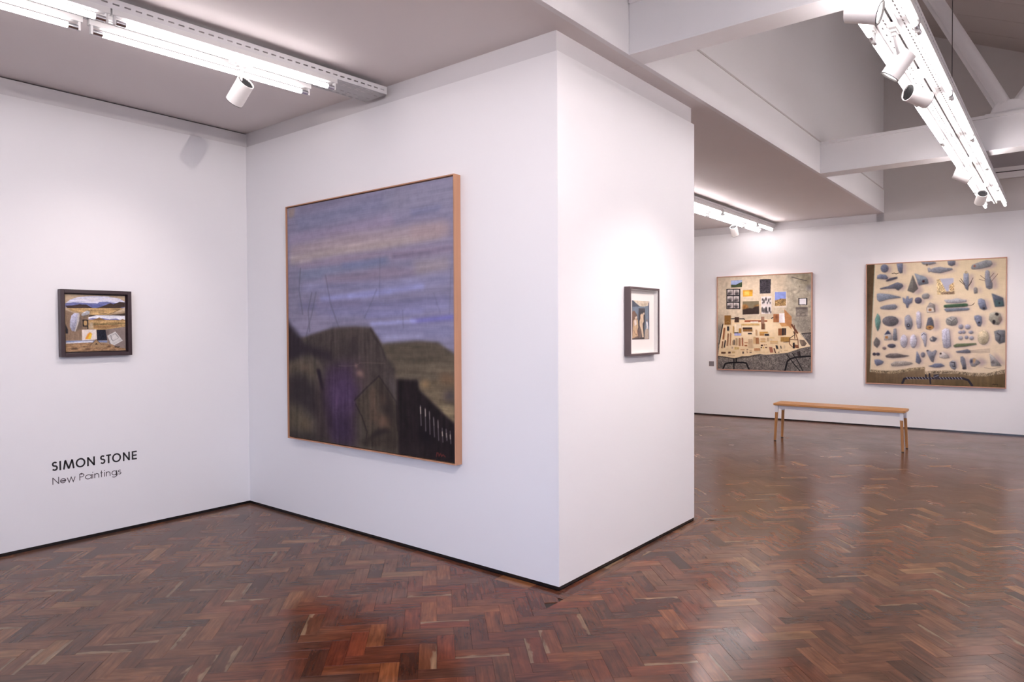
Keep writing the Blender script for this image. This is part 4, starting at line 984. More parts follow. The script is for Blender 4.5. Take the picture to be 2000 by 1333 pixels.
p 60,52,58 1.2 0.55 0.04 469,849 492,843 523,826 561,826 590,844 553,857 515,859 484,852
g 118,124,148 0.8 1 0.12 466,845 490,839 520,823 559,822 587,840 551,853 513,856 482,848
p 150,128,142 5 0.6 0.03 637,807 658,793 680,802 685,848 673,867 651,854 639,832
p 60,52,58 1.2 0.55 0.04 623,814 644,800 666,810 671,855 659,874 636,861 624,839
g 140,142,152 0.8 1 0.12 621,811 642,796 664,806 668,852 657,871 634,858 622,836
l 50,46,54 1 0.8 0 6.5 631,810 656,813 659,844 642,841
p 150,128,142 5 0.6 0.03 728,769 742,764 757,786 764,827 767,864 747,868 738,837 728,803
p 60,52,58 1.2 0.55 0.04 700,770 715,764 730,786 737,828 740,865 720,869 711,837 700,804
g 118,120,134 0.8 1 0.12 698,766 713,761 728,783 735,825 738,862 717,866 708,834 698,800
p 60,54,60 1 1 0.04 731,857 730,860 728,862 724,863 720,864 716,864 713,862 711,860 710,858 711,855 713,853 716,851 720,851 724,851 728,852 730,854
p 150,128,142 5 0.6 0.03 815,778 840,771 876,797 883,810 847,839 822,838 812,806
p 60,52,58 1.2 0.55 0.04 766,782 791,775 827,801 835,814 799,843 774,842 764,811
g 150,146,150 0.8 1 0.12 764,779 789,772 825,798 833,811 796,840 772,839 761,807
p 206,150,84 2 0.8 0.04 782,778 804,781 791,824 782,807
p 60,64,90 1.5 1 0.04 783,800 782,807 780,812 777,816 773,817 769,816 766,812 764,807 763,801 764,794 766,789 769,785 773,784 777,785 780,788 782,794
p 150,128,142 5 0.6 0.03 925,726 956,754 1005,822 938,825
p 60,52,58 1.2 0.55 0.04 896,738 927,766 977,834 909,837
g 170,164,162 0.8 1 0.12 894,735 925,762 975,831 907,834
p 90,86,90 2 0.8 0.04 927,804 926,809 924,814 922,818 918,819 915,818 912,815 910,810 910,804 910,798 912,793 915,790 918,789 921,790 924,793 926,798
l 130,120,110 1.4 0.8 0 3.5 861,848 911,857 968,841
'''
def _blur(m, r):
    """two box passes of (fractional) radius r along both axes"""
    k = max(1, int(round(r)))
    for ax in (0, 1, 0, 1):
        p = np.concatenate([np.zeros_like(np.take(m, [0], ax)), np.cumsum(np.pad(m, [(k, k) if a == ax else (0, 0) for a in (0, 1)], mode='edge'), ax)], ax)
        n = m.shape[ax]
        m = (np.take(p, range(2 * k + 1, n + 2 * k + 1), ax) - np.take(p, range(n), ax)) / (2 * k + 1)
    return m

def _inside(px, py, poly):
    r = np.zeros(px.shape, bool)
    j = len(poly) - 1
    for i in range(len(poly)):
        xi, yi = poly[i]; xj, yj = poly[j]
        if yi != yj:
            r ^= ((yi > py) != (yj > py)) & (px < (xj - xi) * (py - yi) / (yj - yi) + xi)
        j = i
    return r

def paint(spec, W, H, seed, tex=1.0):
    """run the brush list of one picture; returns H x W x 3 sRGB values"""
    rs = np.random.RandomState(seed)
    def field(kx, ky):
        f = rs.rand(H, W)
        for ax, k in ((1, kx), (0, ky)):
            if k:
                p = np.cumsum(np.pad(f, [(k, k + 1) if a == ax else (0, 0) for a in (0, 1)], mode='wrap'), ax)
                f = np.take(p, range(2 * k + 1, f.shape[ax] + 2 * k + 1), ax) - np.take(p, range(f.shape[ax]), ax)
        f -= f.mean()
        return f / (f.std() + 1e-9)
    s = max(1, W // 130)
    fine, med, big = field(1, 1), field(2 * s, 2 * s), field(6 * s, 6 * s)
    hor, ver = field(12 * s, s), field(s, 12 * s)
    spk = field(0, 0)
    nz = {'p': (fine * .4 + med + big * .6) / 1.3, 'h': (hor + .5 * med + .2 * fine) / 1.2, 'v': (ver + .5 * med + .2 * fine) / 1.2,
          's': (spk * .5 + fine + .4 * med) / 1.2, 'g': (fine + med) / 1.5, 'l': med}
    img = np.zeros((H, W, 3))
    for ln in spec.strip().split('\n'):
        t = ln.split(); k = t[0]
        col = np.array([int(c) / 255 for c in t[1].split(',')])
        soft, al, na = map(float, t[2:5])
        soft *= W / 330
        q = 5
        if k == 'l':
            wd = float(t[5]) * W / 1000 / 2; q = 6
        pts = [tuple(map(float, c.split(','))) for c in t[q:]]
        pts = [(u * W / 1000, v * H / 1000) for u, v in pts]
        pad = int(soft * 2.5 + 3 + (wd if k == 'l' else 0))
        x0 = max(0, int(min(p[0] for p in pts)) - pad); x1 = min(W, int(max(p[0] for p in pts)) + pad + 1)
        y0 = max(0, int(min(p[1] for p in pts)) - pad); y1 = min(H, int(max(p[1] for p in pts)) + pad + 1)
        if x1 <= x0 or y1 <= y0:
            continue
        e = int(soft * 2 + 2)
        gx, gy = np.meshgrid(np.arange(x0 - e, x1 + e) + .5, np.arange(y0 - e, y1 + e) + .5)
        if k == 'l':
            d = np.full(gx.shape, 1e9)
            for (ax, ay), (bx, by) in zip(pts, pts[1:]):
                L2 = (bx - ax) ** 2 + (by - ay) ** 2 + 1e-9
                tt = np.clip(((gx - ax) * (bx - ax) + (gy - ay) * (by - ay)) / L2, 0, 1)
                d = np.minimum(d, np.hypot(gx - ax - tt * (bx - ax), gy - ay - tt * (by - ay)))
            m = np.clip((wd - d) / max(.6, soft) + .5, 0, 1)
        else:
            m = sum(_inside(gx + dx, gy + dy, pts).astype(float) for dx, dy in ((-.25, -.25), (.25, -.25), (-.25, .25), (.25, .25))) / 4
            if soft >= .9:
                m = _blur(m, soft * .8)
        m = m[e:e + y1 - y0, e:e + x1 - x0]
        c = col[None, None] * (1 + tex * na * (.36 if k == 's' else .5) * nz[k][y0:y1, x0:x1, None])
        if k == 'g':
            xs = [p[0] for p in pts]; ys = [p[1] for p in pts]
            u = ((np.arange(x0, x1) - min(xs)) / (max(xs) - min(xs) + 1e-6))[None, :]
            v = ((np.arange(y0, y1) - min(ys)) / (max(ys) - min(ys) + 1e-6))[:, None]
            sh = 1.22 - .22 * u - .42 * v
            c = c * sh[..., None]
        m = (m * al)[..., None]
        img[y0:y1, x0:x1] = img[y0:y1, x0:x1] * (1 - m) + np.clip(c, 0, 1) * m
    return np.clip(img, 0, 1)

GAIN = {'DUSK': 1.1, 'VALLEY': .95, 'FIGURES': .9, 'BLOCKS': .95, 'LEADS': .92}
GREY = {'DUSK': .15, 'VALLEY': .1, 'FIGURES': .1, 'BLOCKS': .12, 'LEADS': .18}
TEXTURE = {'DUSK': .75}
# ------------------------------------------------------------------ floor
FLOOR = material('parquet_bed', (.03, .018, .014), .8, var=.2)
def parquet_material():
    m = bpy.data.materials.new('worn_parquet'); m.use_nodes = True
    nt = m.node_tree; N = nt.nodes; Lk = nt.links.new; b = N['Principled BSDF']
    col = N.new('ShaderNodeVertexColor'); col.layer_name = 'tint'
    uv = N.new('ShaderNodeUVMap'); uv.uv_map = 'grain'
    mp = N.new('ShaderNodeMapping'); mp.inputs['Scale'].default_value = (5, 70, 1); Lk(uv.outputs[0], mp.inputs[0])
    g = N.new('ShaderNodeTexNoise'); g.inputs['Scale'].default_value = 1.0; g.inputs['Detail'].default_value = 3; g.inputs['Distortion'].default_value = .6; Lk(mp.outputs[0], g.inputs['Vector'])
    gr = N.new('ShaderNodeMapRange'); gr.inputs[1].default_value = .25; gr.inputs[2].default_value = .75; gr.inputs[3].default_value = .66; gr.inputs[4].default_value = 1.34; Lk(g.outputs[0], gr.inputs[0])
    fg = N.new('ShaderNodeMapping'); fg.inputs['Scale'].default_value = (6, 16, 1); Lk(uv.outputs[0], fg.inputs[0])
    fn = N.new('ShaderNodeTexNoise'); fn.inputs['Scale'].default_value = 1.0; fn.inputs['Detail'].default_value = 3; fn.inputs['Distortion'].default_value = .8; Lk(fg.outputs[0], fn.inputs['Vector'])
    fr = N.new('ShaderNodeMapRange'); fr.inputs[1].default_value = .3; fr.inputs[2].default_value = .7; fr.inputs[3].default_value = .68; fr.inputs[4].default_value = 1.3; Lk(fn.outputs[0], fr.inputs[0])
    gf = N.new('ShaderNodeMath'); gf.operation = 'MULTIPLY'; Lk(gr.outputs[0], gf.inputs[0]); Lk(fr.outputs[0], gf.inputs[1])
    ev = N.new('ShaderNodeUVMap'); ev.uv_map = 'edge'; es = N.new('ShaderNodeSeparateXYZ'); Lk(ev.outputs[0], es.inputs[0])
    ew = N.new('ShaderNodeMath'); ew.operation = 'MULTIPLY_ADD'; ew.inputs[1].default_value = .9; Lk(fn.outputs[0], ew.inputs[0]); Lk(es.outputs[1], ew.inputs[2])
    er = N.new('ShaderNodeMapRange'); er.interpolation_type = 'SMOOTHSTEP'; er.inputs[1].default_value = 1.2; er.inputs[2].default_value = 1.34; Lk(ew.outputs[0], er.inputs[0])
    ef = N.new('ShaderNodeMath'); ef.operation = 'GREATER_THAN'; ef.inputs[1].default_value = .93; Lk(col.outputs[1], ef.inputs[0])
    em = N.new('ShaderNodeMath'); em.operation = 'MULTIPLY'; Lk(er.outputs[0], em.inputs[0]); Lk(ef.outputs[0], em.inputs[1])
    sap = N.new('ShaderNodeMix'); sap.data_type = 'RGBA'; sap.inputs[7].default_value = (.21, .12, .066, 1); Lk(em.outputs[0], sap.inputs[0]); Lk(col.outputs[0], sap.inputs[6])
    mul = N.new('ShaderNodeMix'); mul.data_type = 'RGBA'; mul.blend_type = 'MULTIPLY'; mul.inputs[0].default_value = 1; Lk(sap.outputs[2], mul.inputs[6]); Lk(gf.outputs[0], mul.inputs[7])
    geo = N.new('ShaderNodeNewGeometry')
    # where the old red varnish survives: round the corner of the partition, worn to dull brown elsewhere
    sub = N.new('ShaderNodeVectorMath'); sub.operation = 'SUBTRACT'; sub.inputs[1].default_value = (2.75, 2.15, 0); Lk(geo.outputs['Position'], sub.inputs[0])
    sc = N.new('ShaderNodeVectorMath'); sc.operation = 'MULTIPLY'; sc.inputs[1].default_value = (1.0, .95, 0); Lk(sub.outputs[0], sc.inputs[0])
    ln = N.new('ShaderNodeVectorMath'); ln.operation = 'LENGTH'; Lk(sc.outputs[0], ln.inputs[0])
    wn = N.new('ShaderNodeTexNoise'); wn.inputs['Scale'].default_value = 1.3; wn.inputs['Detail'].default_value = 4; wn.inputs['Distortion'].default_value = 1.2; Lk(geo.outputs['Position'], wn.inputs['Vector'])
    wm = N.new('ShaderNodeMath'); wm.operation = 'MULTIPLY_ADD'; wm.inputs[1].default_value = 2.2; Lk(wn.outputs[0], wm.inputs[0]); Lk(ln.outputs[1], wm.inputs[2])
    wr = N.new('ShaderNodeMapRange'); wr.interpolation_type = 'SMOOTHSTEP'; wr.inputs[1].default_value = 1.75; wr.inputs[2].default_value = 2.5; Lk(wm.outputs[0], wr.inputs[0])
    hs = N.new('ShaderNodeHueSaturation'); hs.inputs['Hue'].default_value = .51; hs.inputs['Saturation'].default_value = .9; hs.inputs['Value'].default_value = 1.06; Lk(wr.outputs[0], hs.inputs['Fac']); Lk(mul.outputs[2], hs.inputs['Color'])
    worn = N.new('ShaderNodeMix'); worn.data_type = 'RGBA'; worn.inputs[7].default_value = (.125, .076, .050, 1); Lk(hs.outputs[0], worn.inputs[6])
    wf = N.new('ShaderNodeMath'); wf.operation = 'MULTIPLY'; wf.inputs[1].default_value = .18; Lk(wr.outputs[0], wf.inputs[0]); Lk(wf.outputs[0], worn.inputs[0])
    # soaked dark stains and scuffed pale traffic marks
    st = N.new('ShaderNodeTexNoise'); st.inputs['Scale'].default_value = .8; st.inputs['Detail'].default_value = 5; st.inputs['Distortion'].default_value = .5; Lk(geo.outputs['Position'], st.inputs['Vector'])
    sr = N.new('ShaderNodeMapRange'); sr.inputs[1].default_value = .54; sr.inputs[2].default_value = .70; sr.inputs[3].default_value = 0; sr.inputs[4].default_value = .34; Lk(st.outputs[0], sr.inputs[0])
    sm = N.new('ShaderNodeMix'); sm.data_type = 'RGBA'; sm.inputs[7].default_value = (.050, .025, .017, 1); Lk(sr.outputs[0], sm.inputs[0]); Lk(worn.outputs[2], sm.inputs[6])
    sf = N.new('ShaderNodeTexNoise'); sf.inputs['Scale'].default_value = 1.9; sf.inputs['Detail'].default_value = 4; sf.inputs['Distortion'].default_value = .7; Lk(geo.outputs['Position'], sf.inputs['Vector'])
    sfr = N.new('ShaderNodeMapRange'); sfr.inputs[1].default_value = .58; sfr.inputs[2].default_value = .75; sfr.inputs[3].default_value = 0; sfr.inputs[4].default_value = .3; Lk(sf.outputs[0], sfr.inputs[0])
    sfm = N.new('ShaderNodeMix'); sfm.data_type = 'RGBA'; sfm.inputs[7].default_value = (.20, .125, .09, 1); Lk(sfr.outputs[0], sfm.inputs[0]); Lk(sm.outputs[2], sfm.inputs[6])
    Lk(sfm.outputs[2], b.inputs['Base Color'])
    rr = N.new('ShaderNodeMapRange'); rr.inputs[3].default_value = .15; rr.inputs[4].default_value = .21; Lk(wr.outputs[0], rr.inputs[0])
    ra = N.new('ShaderNodeMath'); ra.operation = 'MULTIPLY_ADD'; ra.inputs[1].default_value = .16; Lk(sf.outputs[0], ra.inputs[0]); Lk(rr.outputs[0], ra.inputs[2])
    rs = N.new('ShaderNodeMath'); rs.operation = 'SUBTRACT'; rs.inputs[1].default_value = .06; Lk(ra.outputs[0], rs.inputs[0]); Lk(rs.outputs[0], b.inputs['Roughness'])
    b.inputs['Specular IOR Level'].default_value = .26
    bu = N.new('ShaderNodeBump'); bu.inputs['Strength'].default_value = .12; bu.inputs['Distance'].default_value = .001; Lk(g.outputs[0], bu.inputs['Height']); Lk(bu.outputs[0], b.inputs['Normal'])
    return m
PARQUET = parquet_material()
floor = struct('floor', MB().box((XB, YR, -.12), (12.2, YN, -.005)), FLOOR)

rng = random.Random(7)
TONES = [((126, 74, 50), 6), ((112, 64, 47), 6), ((142, 86, 56), 4), ((100, 57, 44), 5), ((120, 78, 56), 4), ((156, 100, 66), 2), ((96, 62, 49), 3), ((176, 124, 84), 1), ((78, 50, 42), 2), ((132, 68, 46), 4), ((56, 46, 40), 1)]
TONES = [tuple(k_ * (.68 * v + .32 * w) for v, w, k_ in zip(lin(c), lin((120, 68, 47)), (.66, .57, .46))) for c, n in TONES for _ in range(n)]
BW = .0833
E1 = Vector((math.sqrt(.5), -math.sqrt(.5))); E2 = Vector((math.sqrt(.5), math.sqrt(.5)))
BORDER = .088
def clip(poly, n, c):
    """keep the part of a convex polygon with n.p <= c"""
    out = []
    for i, p in enumerate(poly):
        q = poly[(i + 1) % len(poly)]
        a, b = n.dot(p) - c, n.dot(q) - c
        if a <= 0: out.append(p)
        if (a < 0 < b) or (b < 0 < a): out.append(p + (q - p) * (a / (a - b)))
    return out
def area(poly): return abs(sum(p.x * q.y - q.x * p.y for p, q in zip(poly, poly[1:] + poly[:1]))) / 2 if len(poly) > 2 else 0
VX, VY = Vector((1, 0)), Vector((0, 1))
PBOX = (X2 - BORDER, Y2 - BORDER, X3 + BORDER)
blocks = []                       # (polygon, grain axis)
def add_block(poly, g):
    poly = clip(poly, VX, 12.0); poly = clip(poly, -VX, -XB) if poly else poly; poly = clip(poly, -VY, -YR) if poly else poly; poly = clip(poly, VY, YN) if poly else poly
    if len(poly) < 3: return
    nd = Vector((1, -TD)); poly = clip(poly, nd, XD - TD * Y2 - BORDER)
    if len(poly) < 3: return
    cx = sum(p.x for p in poly) / len(poly)
    if cx < X2: poly = clip(poly, VY, Y1 - BORDER)
    if len(poly) < 3: return
    xl, yl, xr = PBOX
    if max(p.y for p in poly) > yl and max(p.x for p in poly) > xl and min(p.x for p in poly) < xr:
        poly = max((clip(poly, VX, xl), clip(poly, VY, yl), clip(poly, -VX, -xr)), key=area)
    if area(poly) > .0004: blocks.append((poly, g))
O0 = Vector((0.02, 0.03))
for bq in range(-130, 190):
    for a in range(-130, 150):
        o = (a - bq) % 6
        if o == 0: dims, g = (3, 1), E1
        elif o == 5: dims, g = (1, 3), E2
        else: continue
        P = [O0 + E1 * (BW * (a + i * dims[0])) + E2 * (BW * (bq + j * dims[1])) for i, j in ((0, 0), (1, 0), (1, 1), (0, 1))]
        c = (P[0] + P[2]) / 2
        if XB - .2 < c.x < 11.9 and YR - .2 < c.y < YN + .2: add_block(P, g)
def border(p, q, out):
    """a single course of blocks laid end to end along a wall"""
    d = (q - p); L = d.length; d.normalize(); n = max(1, round(L / .25)); s = L / n
    for i in range(n): blocks.append(([p + d * (s * i), p + d * (s * (i + 1)), p + d * (s * (i + 1)) + out * BORDER, p + d * (s * i) + out * BORDER], d))
V2 = lambda x, y: Vector((x, y))
border(V2(XB, Y1), V2(X2, Y1), V2(0, -1)); border(V2(X2, Y1 - BORDER), V2(X2, Y2 - BORDER), V2(-1, 0)); border(V2(X2, Y2), V2(X3 + BORDER, Y2), V2(0, -1)); border(V2(X3, Y2), V2(X3, YN), V2(1, 0)); border(V2(dx_at(YN), YN), V2(dx_at(YR), YR), V2(-1, -TD))
def shrink(poly, d):
    """inset a convex polygon by d"""
    c = sum(poly, Vector((0, 0))) / len(poly); out = poly
    for p, q in zip(poly, poly[1:] + poly[:1]):
        e = q - p
        if e.length < 1e-6: continue
        n = Vector((e.y, -e.x)).normalized()
        if n.dot(c - p) > 0: n = -n
        out = clip(out, n, n.dot(p) - d)
        if len(out) < 3: return out
    return out
def screen_area(poly):
    s = []
    for p in poly:
        d = Vector((p.x, p.y, 0)) - CAM_LOC; z = d.dot(FWD)
        if z < .3: return 0
        s.append(Vector((1000 + F_PX * d.dot(RGT) / z, 666.5 - F_PX * d.dot(UPV) / z)))
    c = sum(s, Vector((0, 0))) / len(s)
    if not (0 < c.x < 2000 and c.y < 1333): return 0
    # hidden behind the partition?
    w = sum(poly, Vector((0, 0))) / len(poly)
    for t in range(1, 40):
        q = w * (t / 40)
        if X2 < q.x < X3 and q.y > Y2: return 0
    if w.y > Y1: return 0
    return area(s)
def block_geo(poly, g, V, Fc, T, UVs, EV):
    wide = rng.random() < .1
    top, mid = (shrink(poly, .0014), shrink(poly, .0008)) if wide else (shrink(poly, .0005), shrink(poly, .0001))
    if len(top) < 3 or len(top) != len(mid): return
    z = -rng.random() * .0007
    tone = Vector(rng.choice(TONES)) * rng.uniform(.85, 1.15)
    ou, ov = rng.uniform(0, 50), rng.uniform(0, 50); h = Vector((-g.y, g.x))
    o = len(V); n = len(top); sapw = rng.random(); flip = rng.random() < .5
    g0 = min(p.dot(g) for p in poly); h0 = min(p.dot(h) for p in poly)
    for pts, zz in ((top, z), (mid, z - .0012), (mid, -.006)):
        for p in pts:
            V.append((p.x, p.y, zz)); T.append((*tone, sapw)); UVs.append((p.dot(g) + ou, p.dot(h) + ov)); EV.append(((p.dot(g) - g0) / .25, (p.dot(h) - h0) / BW if not flip else 1 - (p.dot(h) - h0) / BW))
    ccw = sum(p.x * q.y - q.x * p.y for p, q in zip(top, top[1:] + top[:1])) > 0
    f = [tuple(range(o, o + n))] + [(o + n * k + i, o + n * (k + 1) + i, o + n * (k + 1) + (i + 1) % n, o + n * k + (i + 1) % n) for k in (0, 1) for i in range(n)]
    Fc += f if ccw else [t[::-1] for t in f]
def parquet_object(name, items):
    V, Fc, T, UVs, EV = [], [], [], [], []
    for poly, g in items: block_geo(poly, g, V, Fc, T, UVs, EV)
    if not V: return None
    me = bpy.data.meshes.new(name); me.from_pydata(V, [], Fc)
    at = me.color_attributes.new('tint', 'FLOAT_COLOR', 'POINT'); at.data.foreach_set('color', np.array(T, 'f').ravel())
    uvl = me.uv_layers.new(name='grain'); idx = np.empty(len(me.loops), 'i'); me.loops.foreach_get('vertex_index', idx)
    uvl.data.foreach_set('uv', np.array(UVs, 'f')[idx].ravel())
    uvl = me.uv_layers.new(name='edge'); uvl.data.foreach_set('uv', np.array(EV, 'f')[idx].ravel())
    me.materials.append(PARQUET); me.update()
    o = bpy.data.objects.new(name, me); COL.objects.link(o); o.parent = floor
    return o
order = sorted(blocks, key=lambda b: -screen_area(b[0]))
for b in order[:300]: parquet_object('parquet_block', [b])
tag(parquet_object('parquet_field', order[300:]), 'small parquet blocks of the rest of the floor', kind='stuff')

# ------------------------------------------------------------------ walls
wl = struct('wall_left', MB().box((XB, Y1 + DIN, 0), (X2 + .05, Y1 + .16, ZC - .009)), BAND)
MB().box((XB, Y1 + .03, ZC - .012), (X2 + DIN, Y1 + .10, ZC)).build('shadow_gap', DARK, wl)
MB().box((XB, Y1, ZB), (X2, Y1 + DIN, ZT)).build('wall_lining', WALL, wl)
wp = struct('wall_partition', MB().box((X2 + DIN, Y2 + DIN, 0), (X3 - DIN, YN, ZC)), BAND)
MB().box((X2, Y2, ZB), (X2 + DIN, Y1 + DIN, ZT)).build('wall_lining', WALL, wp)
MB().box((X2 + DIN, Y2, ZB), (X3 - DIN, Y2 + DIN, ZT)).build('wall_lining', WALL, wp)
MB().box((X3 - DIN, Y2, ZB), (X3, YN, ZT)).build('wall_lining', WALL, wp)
dq = lambda y, o: (dx_at(y) + o, y)
ROOF0, ROOFS = 5.35, .45
def roof_z(y): return ROOF0 + ROOFS * (y - .844)
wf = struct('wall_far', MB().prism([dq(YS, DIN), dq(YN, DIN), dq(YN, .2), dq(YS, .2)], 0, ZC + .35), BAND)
MB().prism([dq(YR, 0), dq(YN, 0), dq(YN, DIN), dq(YR, DIN)], ZB, ZT).build('wall_lining', WALL, wf)
MB().prism([dq(YR, DIN), dq(YS + .1, DIN), dq(YS + .1, .2), dq(YR, .2)], 0, 6.6).build('upper_wall', VOID, wf)
struct('wall_right', MB().box((XB, YR - .15, 0), (12.2, YR, 6)), WALL)
struct('wall_end', MB().box((X3, YN, 0), (12.2, YN + .15, ZC + .1)), WALL)
# wall behind the camera with a wide shop window
wb = MB()
WY0, WY1, WZ0, WZ1 = -3.0, 1.8, .35, 3.5
wb.box((XB - .15, YR, 0), (XB, Y1 + .16, WZ0)).box((XB - .15, YR, WZ1), (XB, Y1 + .16, 6)).box((XB - .15, YR, WZ0), (XB, WY0, WZ1)).box((XB - .15, WY1, WZ0), (XB, Y1 + .16, WZ1))
struct('wall_back', wb, WALL)
win = struct('window_1', MB().box((XB - .1, WY0, WZ0), (XB - .04, WY1, WZ0 + .05)).box((XB - .1, WY0, WZ1 - .05), (XB - .04, WY1, WZ1)).box((XB - .1, WY0, WZ0), (XB - .04, WY0 + .05, WZ1)).box((XB - .1, WY1 - .05, WZ0), (XB - .04, WY1, WZ1)), STEEL)
for i in range(4):
    y0 = WY0 + .05 + i * (WY1 - WY0 - .1) / 4; y1 = WY0 + .05 + (i + 1) * (WY1 - WY0 - .1) / 4
    MB().box((XB - .075, y0 + .02, WZ0 + .05), (XB - .069, y1 - .02, WZ1 - .05)).build('pane', GLASS, win)
    if i: MB().box((XB - .1, y0 - .02, WZ0 + .05), (XB - .04, y0 + .02, WZ1 - .05)).build('mullion', STEEL, win)
pl = bpy.data.lights.new('window_portal', 'AREA'); pl.shape = 'RECTANGLE'; pl.size = WY1 - WY0; pl.size_y = WZ1 - WZ0; pl.cycles.is_portal = True
po = bpy.data.objects.new('window_portal', pl); po.location = (XB - .02, (WY0 + WY1) / 2, (WZ0 + WZ1) / 2); po.rotation_euler = (math.radians(90), 0, math.radians(-90)); COL.objects.link(po)

PAVE = material('street_paving', (.16, .15, .145), .8, var=.15, vscale=3)
struct('ground', MB().box((-40, -30, -.3), (XB - .15, 30, -.12)), PAVE)
# black recessed skirting
struct('baseboard_left', MB().box((XB, Y1 + .003, 0), (X2 + .01, Y1 + DIN, ZB)), BLACK)
struct('baseboard_partition', MB().box((X2 + .003, Y2 + .003, 0), (X3 - .003, YN, ZB)), BLACK)
struct('baseboard_far', MB().prism([dq(YR, .003), dq(YN, .003), dq(YN, DIN), dq(YR, DIN)], 0, ZB), BLACK)
struct('baseboard_right', MB().box((XB, YR, 0), (11.6, YR + .015, .03)), BLACK)

# low ceiling in panels with thin joints, its edge beam and the wall that rises above it
ce = struct('ceiling', MB().box((XB, YS + .04, ZC + .004), (12.2, YN, ZC + .30)), DARK)
for x0, x1 in ((XB, 3.9915), (3.9945, 8.2895), (8.2925, 12.1)):
    MB().box((x0, YS + .034, ZC), (x1, YN, ZC + .006)).build('ceiling_panel', CEIL, ce)
struct('trim_1', MB().box((XB, YS, ZC), (dx_at(YS) + DIN, YS + .035, 3.535)), WALL)
struct('trim_2', MB().box((XB, YS - .006, 3.528), (dx_at(YS) + DIN, YS + .03, 3.542)), VOID)
uw = struct('wall_upper_left', MB().box((XB, YS + .012, 3.54), (12.2, YS + .2, 6.6)), WALL)
# lean-to roof of painted boards
rf = struct('roof', MB()._add([(XB, YR, roof_z(YR) + .02), (12.2, YR, roof_z(YR) + .02), (12.2, YS + .2, roof_z(YS + .2) + .02), (XB, YS + .2, roof_z(YS + .2) + .02), (XB, YR, roof_z(YR) + .15), (12.2, YR, roof_z(YR) + .15), (12.2, YS + .2, roof_z(YS + .2) + .15), (XB, YS + .2, roof_z(YS + .2) + .15)],
    [(0, 3, 2, 1), (4, 5, 6, 7), (0, 1, 5, 4), (1, 2, 6, 5), (2, 3, 7, 6), (3, 0, 4, 7)]), DARK)
x = XB
while x < 12.1:
    w = .62
    MB()._add([(x + .004, YR, roof_z(YR)), (x + w - .004, YR, roof_z(YR)), (x + w - .004, YS + .05, roof_z(YS + .05)), (x + .004, YS + .05, roof_z(YS + .05)), (x + .004, YR, roof_z(YR) + .02), (x + w - .004, YR, roof_z(YR) + .02), (x + w - .004, YS + .05, roof_z(YS + .05) + .02), (x + .004, YS + .05, roof_z(YS + .05) + .02)],
        [(0, 3, 2, 1), (4, 5, 6, 7), (0, 1, 5, 4), (1, 2, 6, 5), (2, 3, 7, 6), (3, 0, 4, 7)]).build('roof_board', ROOF, rf)
    x += w
# cross beams
for i, (a, b) in enumerate(BX + [(-.45, -.25)]):
    bm_ = struct('beam_%d' % (i + 1), MB().box((a, YR, ZC), (b, YS, 3.50)), STEEL, .004)
    MB().box((a - .02, YR, 3.495), (b + .02, YS - .008, 3.525)).build('top_flange', STEEL, bm_, .003)
    MB().box((a - .004, YR, ZC - .004), (b + .004, YS, ZC + .010)).build('bottom_flange', STEEL, bm_, .002)
    yy = {0: 1.79, 1: 1.93}.get(i, 1.8)
    MB().cyl((a - .004, yy, ZC + .045), (a + .01, yy, ZC + .045), .014, n=16).build('plug', STEEL, bm_)
# clerestory strip high in the far wall
def dbox(name, mat, y0, y1, o0, o1, z0, z1, parent): return MB().prism([dq(y0, o0), dq(y1, o0), dq(y1, o1), dq(y0, o1)], z0, z1).build(name, mat, parent)
w2 = struct('window_2', MB().prism([dq(-2.0, -.05), dq(1.02, -.05), dq(1.02, DIN), dq(-2.0, DIN)], 3.51, 3.59), STEEL)
dbox('window_frame', STEEL, -2.0, 1.02, -.05, DIN, 3.605, 3.66, w2)
dbox('seal', DARK, -2.0, 1.02, -.03, DIN, 3.59, 3.605, w2)
GREYPANE = material('grey_glass', (.40, .37, .38), .12, spec=.6, var=.03)
for k in range(3): dbox('pane', GREYPANE, -2.0 + k * 1.0, -2.0 + (k + 1) * 1.0 - .01, -.015, DIN, 3.66, 4.02, w2)
dbox('window_frame', STEEL, -2.0, 1.02, -.05, DIN, 4.02, 4.08, w2)

# ------------------------------------------------------------------ roof truss on the second beam
tr = empty('roof_truss', (8.17, .42, 3.525), 0, 'white tubular steel roof bracing meeting above the far cross beam', 'truss')
def tpipe(a, b, r, name='pipe'):
    return MB().cyl(Vector(a) - tr.location, Vector(b) - tr.location, r, n=20).build(name, STEEL, tr)
tpipe((8.12, .47, 3.62), (8.12, 1.12, 4.95), .058); tpipe((8.26, .50, 3.60), (8.26, 1.16, 4.95), .05)
tpipe((8.12, .36, 3.62), (8.12, -.30, 4.55), .05); tpipe((8.26, .34, 3.62), (8.26, -.32, 4.55), .05)
gm = MB(); gm.M = Matrix(((0, 0, 1, 0), (1, 0, 0, 0), (0, 1, 0, 0), (0, 0, 0, 1)))
gm.prism([(-.13, .01), (.16, .01), (.13, .09), (.07, .13), (-.07, .12), (-.12, .08)], -.10, .12).build('gusset', STEEL, tr, .01)
MB().box((-.11, -.16, -.001), (.13, .2, .012)).build('base_plate', STEEL, tr, .002)

